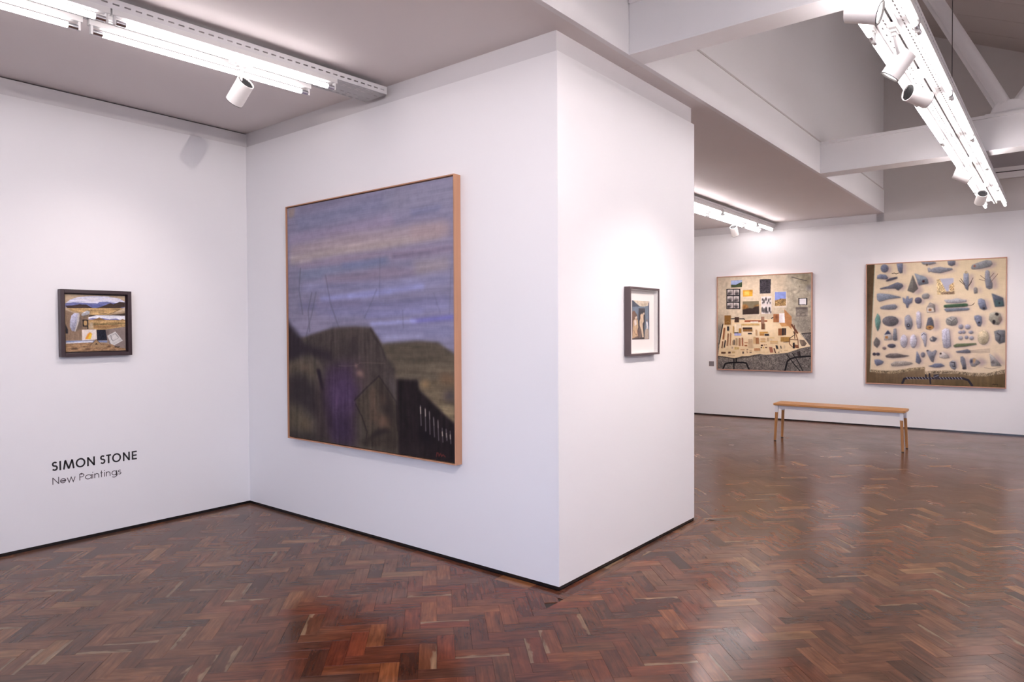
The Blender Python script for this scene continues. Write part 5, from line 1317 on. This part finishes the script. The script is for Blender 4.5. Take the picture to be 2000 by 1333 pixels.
# ------------------------------------------------------------------ cable trays, tubes and spotlights
TB, TH, TW = 3.107, .052, .235
def perforated(us, vs, hole, put):
    """quads of a sheet with rectangular holes; us/vs break points, hole(i, j) -> bool"""
    mb = MB()
    for j in range(len(vs) - 1):
        i = 0
        while i < len(us) - 1:
            if hole(i, j): i += 1; continue
            k = i
            while k < len(us) - 1 and not hole(k, j): k += 1
            mb.quad(put(us[i], vs[j]), put(us[k], vs[j]), put(us[k], vs[j + 1]), put(us[i], vs[j + 1]))
            i = k
    return mb
def tray(label, x0, x1, cy, rz=0.0, pivot=0.0, track_end=None):
    """tray along its local x; cy is the centre line at x = pivot"""
    t = empty('cable_tray', (pivot, cy, TB), rz, label, 'cable tray', 'cable trays carrying the lights')
    a, b = x0 - pivot, x1 - pivot
    n = int((b - a) / .0535)
    us = []
    for i in range(n): us += [b - (i + 1) * .0535, b - (i + 1) * .0535 + .0305]
    us = sorted([a] + [u for u in us if u > a + .005] + [b])
    off = 1 if len(us) % 2 == 1 else 0
    slot = lambda i: (i >= 1) and ((len(us) - 2 - i) % 2 == 1)
    for s in (-1, 1):
        perforated(us, [0, .021, .0285, TH], lambda i, j: j == 1 and slot(i), lambda u, v: (u, s * TW / 2, v)).build('side_rail', TRAY, t)
        MB().box((a, s * TW / 2 - (.012 if s > 0 else 0), TH - .0015), (b, s * TW / 2 + (0 if s > 0 else .012), TH)).build('rail_lip', TRAY, t)
    vs = [-TW / 2, -.100, -.094, -.066, -.060, -.044, -.038, -.03, .03, .038, .044, .060, .066, .094, .100, TW / 2]
    rows = {1: 0, 3: 1, 5: 0, 9: 0, 11: 1, 13: 0}
    perforated(us, vs, lambda i, j: j in rows and i >= 1 and (((len(us) - 2 - i) % 2 == 1) if rows[j] == 0 else ((len(us) - 2 - i) % 4 == 3)), lambda u, v: (u, v, 0)).build('base_plate', TRAYBASE, t)
    e = b if track_end is None else track_end - pivot
    tk = MB().box((a, -.018, -.020), (e, -.007, 0)).box((a, .007, -.020), (e, .018, 0)).box((a, -.018, -.003), (e, .018, -.0005))
    tr_ = tk.build('light_track', PLASTIC, t)
    MB().box((a, -.0065, -.010), (e - .01, .0065, -.004)).build('track_slot', FIN, tr_)
    MB().box((e - .002, -.018, -.021), (e + .012, .018, 0)).build('track_end', PLASTIC, tr_)
    return t
def ladder(n): return ('first', 'second', 'third', 'fourth', 'fifth', 'sixth', 'seventh', 'eighth', 'ninth', 'tenth')[n]
def batten(x0, x1, cy, side, rz, pivot, label, group, glow=None):
    """one single-tube batten hung under a tray; side -1 right (towards -y), +1 left"""
    L = x1 - x0
    M = Matrix.Translation((pivot, cy, 0)) @ Matrix.Rotation(rz, 4, 'Z')
    loc = M @ Vector((x0 - pivot, side * .104, TB))
    t = empty('fluorescent_batten', loc, rz, label, 'fluorescent light', group)
    MB().box((.004, -.017, -.030), (L - .004, .017, -.0005)).build('spine', PLASTIC, t, .002)
    for xx in (.012, L - .024):
        MB().box((xx, -.012, -.074), (xx + .012, .012, -.028)).build('lampholder', PLASTIC, t, .003)
    tb = MB().cyl((.07, 0, -.058), (L - .07, 0, -.058), .0145, n=16).build('tube', glow or TUBE, t)
    for xa, xb in ((.024, .071), (L - .071, L - .024)):
        MB().cyl((xa, 0, -.058), (xb, 0, -.058), .014, n=16).build('end_cap', CAPMET, tb)
    return t

def spotlight(label, foot, centre, aim, watt=1.0, group='white track spotlights', lamp=True, size=30, rz=0.0):
    """foot: point of the track above, centre: middle of the lamp body, aim: what it lights"""
    foot, C, aim = Vector(foot), Vector(centre), Vector(aim)
    t = empty('track_spotlight', foot, rz, label, 'spotlight', group)
    inv = Matrix.Rotation(-rz, 4, 'Z') @ Matrix.Translation(-foot)
    ad = MB().box((-.065, -.021, -.038), (.065, .021, -.012)).box((-.03, -.016, -.050), (.03, .016, -.036)).build('adapter', PLASTIC, t, .003)
    c = inv @ C; d = (inv.to_3x3() @ (aim - C)).normalized()
    q = Vector((0, 0, 1)).rotation_difference(d).to_matrix().to_4x4()
    # keep the slanted rear cut facing up
    up = d.cross(Vector((0, 0, 1))).cross(d)
    zax = d; yax = up.normalized(); xax = yax.cross(zax)
    R = Matrix((xax, yax, zax)).transposed().to_4x4(); R.translation = c
    n = 40; r0, r1 = .0515, .0475; zf = .074
    back = lambda y: -.078 + .12 * (.0515 - y)
    mb = MB(); mb.M = R
    ring = lambda r, zf_: [(r * math.cos(2 * math.pi * i / n), r * math.sin(2 * math.pi * i / n), zf_ if zf_ is not None else back(r0 * math.sin(2 * math.pi * i / n))) for i in range(n)]
    A_, B_, C_, D_ = ring(r0, zf), ring(r0, None), ring(r1, None), ring(r1, -.042)
    w = lambda a, b: [(a + i, a + (i + 1) % n, b + (i + 1) % n, b + i) for i in range(n)]
    mb._add(A_ + B_, w(n, 0), True); mb._add(B_ + C_, w(n, 0)); mb._add(C_ + D_, w(n, 0), True)
    F_, G_ = ring(r1, zf), ring(r1, zf - .014)
    mb._add(A_ + F_, w(0, n)); mb._add(F_ + G_, w(0, n), True)
    mb.build('body', SPOTW, t)
    fn = MB(); fn.M = R
    fn.cyl((0, 0, -.045), (0, 0, -.040), r1 - .0005, n=n)
    for i in range(9):
        xx = -.040 + i * .010; h = math.sqrt(r1 ** 2 - xx ** 2) - .002
        ya, yb = -h, h
        fn._add([(xx - .0016, ya, back(ya) + .006), (xx + .0016, ya, back(ya) + .006), (xx + .0016, yb, max(back(yb) + .006, -.1)), (xx - .0016, yb, back(yb) + .006), (xx - .0016, ya, -.042), (xx + .0016, ya, -.042), (xx + .0016, yb, -.042), (xx - .0016, yb, -.042)],
                [(0, 3, 2, 1), (4, 5, 6, 7), (0, 1, 5, 4), (1, 2, 6, 5), (2, 3, 7, 6), (3, 0, 4, 7)])
    fn.build('heat_sink', FIN, t)
    bz = MB(); bz.M = R
    bz._add(ring(r0 + .0008, zf - .001) + ring(r0 + .0008, zf + .002) + ring(r1 - .002, zf + .002) + ring(r1 - .002, zf - .006), w(0, n) + w(n, 2 * n) + w(2 * n, 3 * n))
    bz.build('bezel', FIN, t)
    ls = MB(); ls.M = R; ls._add(ring(r1 - .001, zf - .010), [tuple(range(n))]); ls.build('lens', LENS, t)
    top = Vector((0, 0, -.048))
    bt = c - d * .01
    MB().cyl(top, (0, 0, -.066), .013, n=18).build('swivel', PLASTIC, t)
    MB().cyl((0, 0, -.06), bt + (Vector((0, 0, -.06)) - bt).normalized() * .045, .0085, n=14).build('stem', PLASTIC, t)
    if lamp:
        li = bpy.data.lights.new('spot_beam', 'SPOT'); li.energy = SPOT_WATT * watt; li.color = SPOT_COL; li.spot_size = math.radians(size * 2); li.spot_blend = 1.0; li.shadow_soft_size = .012
        lo = bpy.data.objects.new('spot_beam', li); COL.objects.link(lo); lo.parent = t
        lm = R.copy() @ Matrix.Translation((0, 0, zf + .004)) @ Matrix.Rotation(math.pi, 4, 'X')
        lo.matrix_local = lm
    return t
# tray 1: over the alcove, ends at the partition wall
RZ1 = math.atan(-.05); P1 = 3.184; CY1 = 3.637 + TW / 2
tray('perforated white cable tray on the ceiling above the small landscape, ending at the partition', -2.9, 3.184, CY1, RZ1, P1, track_end=2.70)
G1 = 'bare fluorescent tubes in the alcove'
for k in range(4):
    e = 2.79 - k * 1.325; s0 = e - 1.325
    pos = ['nearest the partition wall', 'running out at the top left corner', 'out of the picture over the alcove', 'out of the picture over the alcove'][k]
    if k < 2:
        batten(s0, e, CY1, -1, RZ1, P1, 'fluorescent tube %s, row beside the tray slots' % pos, G1, TUBEDIM)
        batten(s0 - .04, e - .06, CY1, 1, RZ1, P1, 'fluorescent tube %s, row facing left wall' % pos, G1, TUBEDIM)
    else:
        for s in (-1, 1): batten(s0 - (.04 if s > 0 else 0), e - (.06 if s > 0 else 0), CY1, s, RZ1, P1, 'fluorescent tube on the alcove tray beyond the picture edge', G1, TUBEDIM)
# tray 2: behind the partition, ends at the far wall
CY2 = 3.765
tray('white cable tray fixed to the ceiling beyond the partition, reaching the far wall', 5.3, 11.33, CY2, 0, 8.0, track_end=11.2)
G2 = 'bare fluorescent tubes beyond the partition'
for k, (s0, e) in enumerate(((10.53, 11.27), (9.16, 10.53), (7.79, 9.16), (6.42, 7.79))):
    for s, nm in ((-1, 'front'), (1, 'rear')):
        if k < 3: lab = '%s of the %s row beyond the partition' % (['short fluorescent tube at the far wall end', 'middle fluorescent tube', 'fluorescent tube cut off by the partition edge'][k], nm)
        else: lab = 'fluorescent tube hidden behind the partition'
        batten(s0, e, CY2, s, 0, 8.0, lab, G2)
tray('added cable tray in the back room, unseen behind the partition', 5.3, 11.1, 6.7, 0, 8.0)  # unseen tray and tubes added to brighten the far wall and ceiling
for k in range(4):
    for s in (-1, 1): batten(9.6 - k * 1.37, 10.97 - k * 1.37, 6.7, s, 0, 8.0, 'added fluorescent tube in the back room, unseen behind the partition', 'added fluorescent tubes of the back room')
# tray 3: hung in the open bay on the right
CY3 = .717
t3 = tray('long suspended cable tray with two rows of tubes under the open roof bay', -2.6, 10.80, CY3, 0, 5.0, track_end=10.9)
G3 = 'bare fluorescent tubes of the suspended tray'
for k in range(9):
    e = 10.95 - k * 1.362; s0 = e - 1.362
    for s, nm in ((-1, 'right'), (1, 'left')):
        if k < 6: lab = '%s tube from the far end in the %s row of the suspended tray' % (ladder(k), nm)
        else: lab = 'fluorescent tube of the suspended tray beyond the picture edge'
        batten(s0, e, CY3, s, 0, 5.0, lab, G3)
tray('added unseen cable tray with tubes on the far right side beyond the picture edge', -2.6, 10.80, -1.75, 0, 5.0)  # unseen tray and tubes added to brighten the right side
for k in range(9):
    e = 10.95 - k * 1.362
    for s in (-1, 1): batten(e - 1.362, e, -1.75, s, 0, 5.0, 'added unseen fluorescent tube on the far right tray beyond the picture edge', 'added fluorescent tubes of the far right tray')
for xx in (3.9, 8.18):
    for yy in (-.09, .09): MB().cyl((xx - 5.0, yy, 0), (xx - 5.0, yy, ZC - TB), .004, n=10).build('hanger_rod', STEEL, t3)
cb = empty('suspension_cable', (5.62, .62, TB + TH), 0, 'thin dark steel cable holding up the suspended tray', 'cable')
MB().cyl((0, 0, -.01), (0, 0, roof_z(.62) - TB - TH), .0028, n=10).build('wire', CABLE, cb)
MB().cyl((0, 0, .64), (0, 0, .70), .007, n=12).build('coupling', CABLE, cb)
MB().cyl((0, 0, -.012), (0, 0, .012), .008, n=12).build('ferrule', CABLE, cb)

ZTK = TB - .008
spotlight('white spotlight under the alcove tray aimed at the small landscape', (2.20, CY1 + .05 * (P1 - 2.20), ZTK), (2.235, 3.875, 2.93), (1.97, Y1 - .03, 1.40), .66, size=36, rz=RZ1)
spotlight('nearest white spotlight at the top edge, its lit face turned right', (3.47, CY3, ZTK), (3.50, .735, 2.945), (3.6, -2.4, 1.9), .6, size=30)
spotlight('white spotlight with its lit face turned down towards the partition', (4.13, CY3, ZTK), (4.26, .715, 2.925), (4.18, Y2 - .02, .85), 1.6, size=37)
spotlight('white spotlight with dark fins on its left end, midway along the suspended tray', (4.97, CY3, ZTK), (4.99, .735, 2.945), (7.0, -.9, 2.2), .6, size=30)
spotlight('white spotlight below the far cross beam, lit face turned right', (7.80, CY3, ZTK), (7.80, .775, 2.925), (8.3, -2.4, 1.1), .6, size=30)
spotlight('farthest white spotlight near the tray end with dark fins on top', (9.32, CY3, ZTK), (9.27, .74, 2.925), (11.45, 1.50, 1.20), 2.3, size=38)
spotlight('white spotlight beyond the partition with dark round fins facing the room', (10.05, CY2, ZTK), (10.07, 3.84, 2.93), (11.33, 3.85, 1.15), 1.5, size=42)
spotlight('white spotlight on the suspended tray beyond the picture edge', (1.15, CY3, ZTK), (1.2, .76, 2.93), (X2, 4.25, 1.55), 2.3, size=46)

# ------------------------------------------------------------------ pictures
def rails(t, w, h, rw, y0, y1, matv, math_, bevel=.001, z0=0.0):
    """four mitred-looking rails, local x right, y into the wall, z up; bottom edge at z0"""
    for nm, a, b, mt in (('frame_side', (-w / 2, y0, z0), (-w / 2 + rw, y1, z0 + h), matv), ('frame_side', (w / 2 - rw, y0, z0), (w / 2, y1, z0 + h), matv),
                         ('frame_rail', (-w / 2 + rw, y0, z0), (w / 2 - rw, y1, z0 + rw), math_), ('frame_rail', (-w / 2 + rw, y0, z0 + h - rw), (w / 2 - rw, y1, z0 + h), math_)):
        MB().box(a, b).build(nm, mt, t, bevel)
def canvas(t, key, w, h, y, thick, z0, nx, seed, gain, name='canvas'):
    ny = max(2, int(nx * h / w))
    img = paint(ART[key], nx, ny, seed, TEXTURE.get(key, 1.0))
    img = img * (1 - GREY[key]) + img.mean(-1, keepdims=True) * GREY[key]
    l = np.where(img <= .04045, img / 12.92, ((img + .055) / 1.055) ** 2.4) * gain
    l = np.clip(l, 0, .9)
    X, Z = np.meshgrid(np.linspace(-w / 2, w / 2, nx), np.linspace(z0 + h, z0, ny))
    V = np.stack([X, np.full_like(X, y), Z], -1).reshape(-1, 3)
    i = np.arange((ny - 1) * nx).reshape(ny - 1, nx)[:, :-1].ravel()
    Q = np.stack([i + nx, i + nx + 1, i + 1, i], -1)
    nb = len(V)
    bv = np.array([(-w / 2, y + thick, z0 + h), (w / 2, y + thick, z0 + h), (w / 2, y + thick, z0), (-w / 2, y + thick, z0)])
    c = [0, nx - 1, nb - 1, nb - nx]
    side = [(c[k], c[(k + 1) % 4], nb + (k + 1) % 4, nb + k) for k in range(4)] + [(nb, nb + 1, nb + 2, nb + 3)]
    V = np.concatenate([V, bv]); Q = np.concatenate([Q, np.array(side)])
    me = bpy.data.meshes.new(name)
    me.vertices.add(len(V)); me.vertices.foreach_set('co', V.ravel().astype('f'))
    me.loops.add(Q.size); me.loops.foreach_set('vertex_index', Q.ravel().astype('i'))
    me.polygons.add(len(Q)); me.polygons.foreach_set('loop_start', (np.arange(len(Q)) * 4).astype('i'))
    me.update(calc_edges=True)
    at = me.color_attributes.new('paint', 'FLOAT_COLOR', 'POINT')
    cc = np.ones((len(V), 4), 'f'); cc[:nb, :3] = l.reshape(-1, 3); cc[nb:, :3] = (.5, .42, .32)
    at.data.foreach_set('color', cc.ravel())
    me.materials.append(PAINT)
    o = bpy.data.objects.new(name, me); COL.objects.link(o); o.parent = t
    return o
# large dusk landscape on the partition
t = empty('landscape_painting', (X2, 3.905, .637), math.radians(-90), 'large dusk landscape painting with violet sky in a pale timber tray frame', 'painting')
rails(t, 1.834, 1.834, .008, -.062, -.002, TIMBER, TIMBERH)
canvas(t, 'DUSK', 1.806, 1.806, -.052, .03, .014, 380, 1, GAIN['DUSK'])
MB().box((-.909, -.02, .008), (.909, -.006, 1.826)).build('backing_board', LINEN, t)
# small landscape collage on the left wall
t = empty('framed_collage_painting', (2.012, Y1, 1.316), 0, 'small desert landscape collage in a deep dark box frame on the left wall', 'painting')
rails(t, .468, .474, .026, -.052, -.002, EBONY, EBONY, .002)
MB().box((-.208, -.012, .026), (.208, -.003, .448)).build('backing_board', EBONY, t)
canvas(t, 'VALLEY', .394, .404, -.026, .012, .035, 210, 2, GAIN['VALLEY'])
# small print on the partition side
t = empty('framed_print', (4.170, Y2, 1.317), 0, 'small figure print in a wide pale mount and brown box frame', 'painting')
rails(t, .414, .452, .013, -.046, -.001, BROWNFR, BROWNFR, .0015)
MB().box((-.194, -.010, .013), (.194, -.002, .439)).build('mount_board', MOUNT, t)
canvas(t, 'FIGURES', .240, .260, -.0115, .001, .105, 120, 3, GAIN['FIGURES'], 'print')
MB().box((-.194, -.040, .013), (.194, -.0385, .439)).build('glazing', GLASS, t)
for a_, b_ in (((-.194, -.038, .013), (-.189, -.010, .439)), ((.189, -.038, .013), (.194, -.010, .439)), ((-.189, -.038, .013), (.189, -.010, .018)), ((-.189, -.038, .434), (.189, -.010, .439))):
    MB().box(a_, b_).build('spacer', MOUNT, t)
# far wall
DA = math.atan2(-1, -TD)
def on_far(y): return (dx_at(y), y)
t = empty('still_life_painting', (*on_far(3.851), .785), DA, 'square painting of wooden blocks on a pale table in a thin timber frame', 'painting')
rails(t, 1.508, 1.571, .012, -.052, -.002, PINKWOOD, PINKWOOD, .001)
canvas(t, 'BLOCKS', 1.480, 1.543, -.044, .03, .014, 340, 4, GAIN['BLOCKS'])
t = empty('still_life_painting', (*on_far(1.484), .644), DA, 'large painting of grey lead shapes on a cream cloth with a brown edge', 'painting')
rails(t, 1.724, 1.796, .012, -.052, -.002, PINKWOOD, PINKWOOD, .001)
canvas(t, 'LEADS', 1.696, 1.768, -.044, .03, .014, 420, 5, GAIN['LEADS'])
t = empty('wall_label', (*on_far(4.708), .838), DA, 'tiny plain grey label beside the painting of wooden blocks', 'label')
MB().box((-.043, -.003, 0), (.043, -.0005, .085)).build('card', CARD, t)
MB().box((-.048, -.001, -.005), (.048, 0, .090)).build('backing', MOUNT, t)

# ------------------------------------------------------------------ wall lettering
def arc(cx, cy, rx, ry, a0, a1, n=14): return [(cx + rx * math.cos(math.radians(a0 + (a1 - a0) * i / n)), cy + ry * math.sin(math.radians(a0 + (a1 - a0) * i / n))) for i in range(n + 1)]
def ribbon(mb, pts, w, y0, y1):
    P = [Vector(p) for p in pts]; L, R = [], []
    closed = (P[0] - P[-1]).length < 1e-6
    for i, p in enumerate(P):
        a = P[i - 1] if i else (P[-2] if closed else None); b = P[i + 1] if i < len(P) - 1 else (P[1] if closed else None)
        t1 = (p - a).normalized() if a is not None else None; t2 = (b - p).normalized() if b is not None else None
        t = ((t1 if t1 else t2) + (t2 if t2 else t1)).normalized()
        nn = Vector((-t.y, t.x)); k = 1.0
        if t1 and t2: k = min(3.0, 1 / max(.35, nn.dot(Vector((-t2.y, t2.x)))))
        L.append(p + nn * (w / 2 * k)); R.append(p - nn * (w / 2 * k))
    for i in range(len(P) - 1):
        q = [L[i], L[i + 1], R[i + 1], R[i]]
        mb._add([(p.x, y0, p.y) for p in q] + [(p.x, y1, p.y) for p in q], [(0, 1, 2, 3), (7, 6, 5, 4), (0, 4, 5, 1), (1, 5, 6, 2), (2, 6, 7, 3), (3, 7, 4, 0)])
def glyph(ch, w, s):
    """stroke centre lines for a letter of width w, cap height 1, stroke s"""
    h = s / 2; x0, x1, c = h, w - h, w / 2; xh = .70
    if ch == 'S' or ch == 's':
        H = 1.0 if ch == 'S' else xh; m = H * .53; r = x1 - c
        return [arc(c, (m + H - h) / 2, r * .92, (H - h - m) / 2, 35, 270, 14)[:-1] + arc(c, (m + h) / 2, r, (m - h) / 2, 90, -150, 16)]
    if ch == 'I': return [[(c, 0), (c, 1)]]
    if ch == 'M': return [[(x0, 0), (w * .20, 1 - h * .4)], [(w * .20, 1), (c, h * .4)], [(c, h * .4), (w * .80, 1)], [(w * .80, 1 - h * .4), (x1, 0)]]
    if ch == 'O': return [arc(c, .5, c - h, .5 - h + .02, 0, 360, 32)]
    if ch == 'N': return [[(x0, 0), (x0, 1)], [(x0, 1 - h * .6), (x1, h * .6)], [(x1, 0), (x1, 1)]]
    if ch == 'T': return [[(c, 0), (c, 1 - h)], [(0, 1 - h), (w, 1 - h)]]
    if ch == 'E': return [[(x0, 0), (x0, 1)], [(x0, h), (w, h)], [(x0, .5), (w * .96, .5)], [(x0, 1 - h), (w, 1 - h)]]
    if ch == 'P': return [[(x0, 0), (x0, 1)], [(x0, 1 - h), (w * .55, 1 - h)] + arc(w * .55, .73, w * .45 - h, .27 - h, 90, -90, 12) + [(x0, .46 + h)]]
    if ch == 'e': return [[(x0, xh / 2), (x1, xh / 2)] + arc(c, xh / 2, c - h, xh / 2 - h, 0, 318, 24)]
    if ch == 'w': return [[(0 + h, xh), (w * .27, 0), (c, xh), (w * .73, 0), (x1, xh)]]
    if ch == 'a': return [arc(c - .01, xh / 2, c - h, xh / 2 - h, 0, 360, 28), [(x1, 0), (x1, xh)]]
    if ch == 'i': return [[(c, 0), (c, xh)], [(c, xh + .16), (c, xh + .16 + s * 1.3)]]
    if ch == 'n': return [[(x0, 0), (x0, xh)], [(x0, xh * .5)] + arc(c, xh - (c - h) - h, c - h, c - h, 180, 0, 14) + [(x1, 0)]]
    if ch == 't': return [[(c, 0), (c, .98)], [(0, xh - h), (w, xh - h)]]
    if ch == 'g': return [arc(c - .01, xh / 2, c - h, xh / 2 - h, 0, 360, 28), [(x1, xh), (x1, -.08)] + arc(c, -.08, c - h, .20, 0, -150, 12)]
def lettering(name, label, letters, z, cap, s, mat):
    t = empty(name, (letters[0][1], Y1, z), 0, label, 'lettering')
    for ch, a, b in letters:
        w = (b - a) / cap
        mb = MB()
        for st in glyph(ch, w, s): ribbon(mb, [(x * cap + a - letters[0][1], y * cap) for x, y in st], s * cap, -.0012, -.0002)
        mb.build('letter', mat, t)
lettering('title_lettering', 'bold black capital lettering on the left wall below the small collage', [(c, a, b) for c, (a, b) in zip('SIMONSTONE', [(1.724, 1.762), (1.770, 1.783), (1.793, 1.866), (1.873, 1.936), (1.947, 1.998), (2.032, 2.068), (2.074, 2.107), (2.114, 2.176), (2.189, 2.238), (2.252, 2.288)])], .521, .0645, .165, VINYL)
lettering('subtitle_lettering', 'thin grey lettering under the bold capitals on the left wall', [(c, a, b) for c, (a, b) in zip('NewPaintings', [(1.727, 1.768), (1.774, 1.812), (1.816, 1.871), (1.896, 1.927), (1.932, 1.976), (1.979, 1.986), (1.993, 2.025), (2.032, 2.049), (2.057, 2.064), (2.071, 2.101), (2.109, 2.146), (2.153, 2.176)])], .426, .049, .10, VINYLG)

# ------------------------------------------------------------------ bench
BA = math.atan2(-1.477, .032)
bn = empty('bench', (9.44, 2.244, 0), BA, 'oak topped bench with white steel apron and oak legs before the far wall', 'bench')
hl, hd, ch = .765, .172, .035
MB().prism([(-hl + .012, -hd), (hl - ch, -hd), (hl, -hd + ch), (hl, hd - ch), (hl - ch, hd), (-hl + .012, hd), (-hl, hd - .012), (-hl, -hd + .012)], .468, .496).build('seat', OAK, bn, .004)
ap = MB()
for s in (-1, 1):
    MB().box((-.705, s * .128 - .004, .421), (.705, s * .128 + .004, .467)).build('apron_rail', WHITEMET, bn, .002)
    MB().box((s * .715 - .004, -.12, .421), (s * .715 + .004, .12, .467)).build('apron_rail', WHITEMET, bn, .002)
for sx in (-1, 1):
    for sy in (-1, 1):
        top = Vector((sx * .722, sy * .138, .468)); bot = Vector((sx * .742, sy * .158, 0.0))
        at = lambda z: bot + (top - bot) * (z / .468)
        def leg(name, z0, z1, w0, w1, mat):
            a, b = at(z0), at(z1); mb = MB()
            mb._add([(a.x + i * w0, a.y + j * w0, z0) for i, j in ((-1, -1), (1, -1), (1, 1), (-1, 1))] + [(b.x + i * w1, b.y + j * w1, z1) for i, j in ((-1, -1), (1, -1), (1, 1), (-1, 1))],
                    [(3, 2, 1, 0), (4, 5, 6, 7), (0, 1, 5, 4), (1, 2, 6, 5), (2, 3, 7, 6), (3, 0, 4, 7)])
            return mb.build(name, mat, bn, .003)
        leg('leg', .008, .385, .0125, .0165, OAKLEG)
        leg('leg_sleeve', .378, .468, .0185, .0185, WHITEMET)
        leg('foot_pad', 0.0, .010, .0130, .0130, RUBBER)
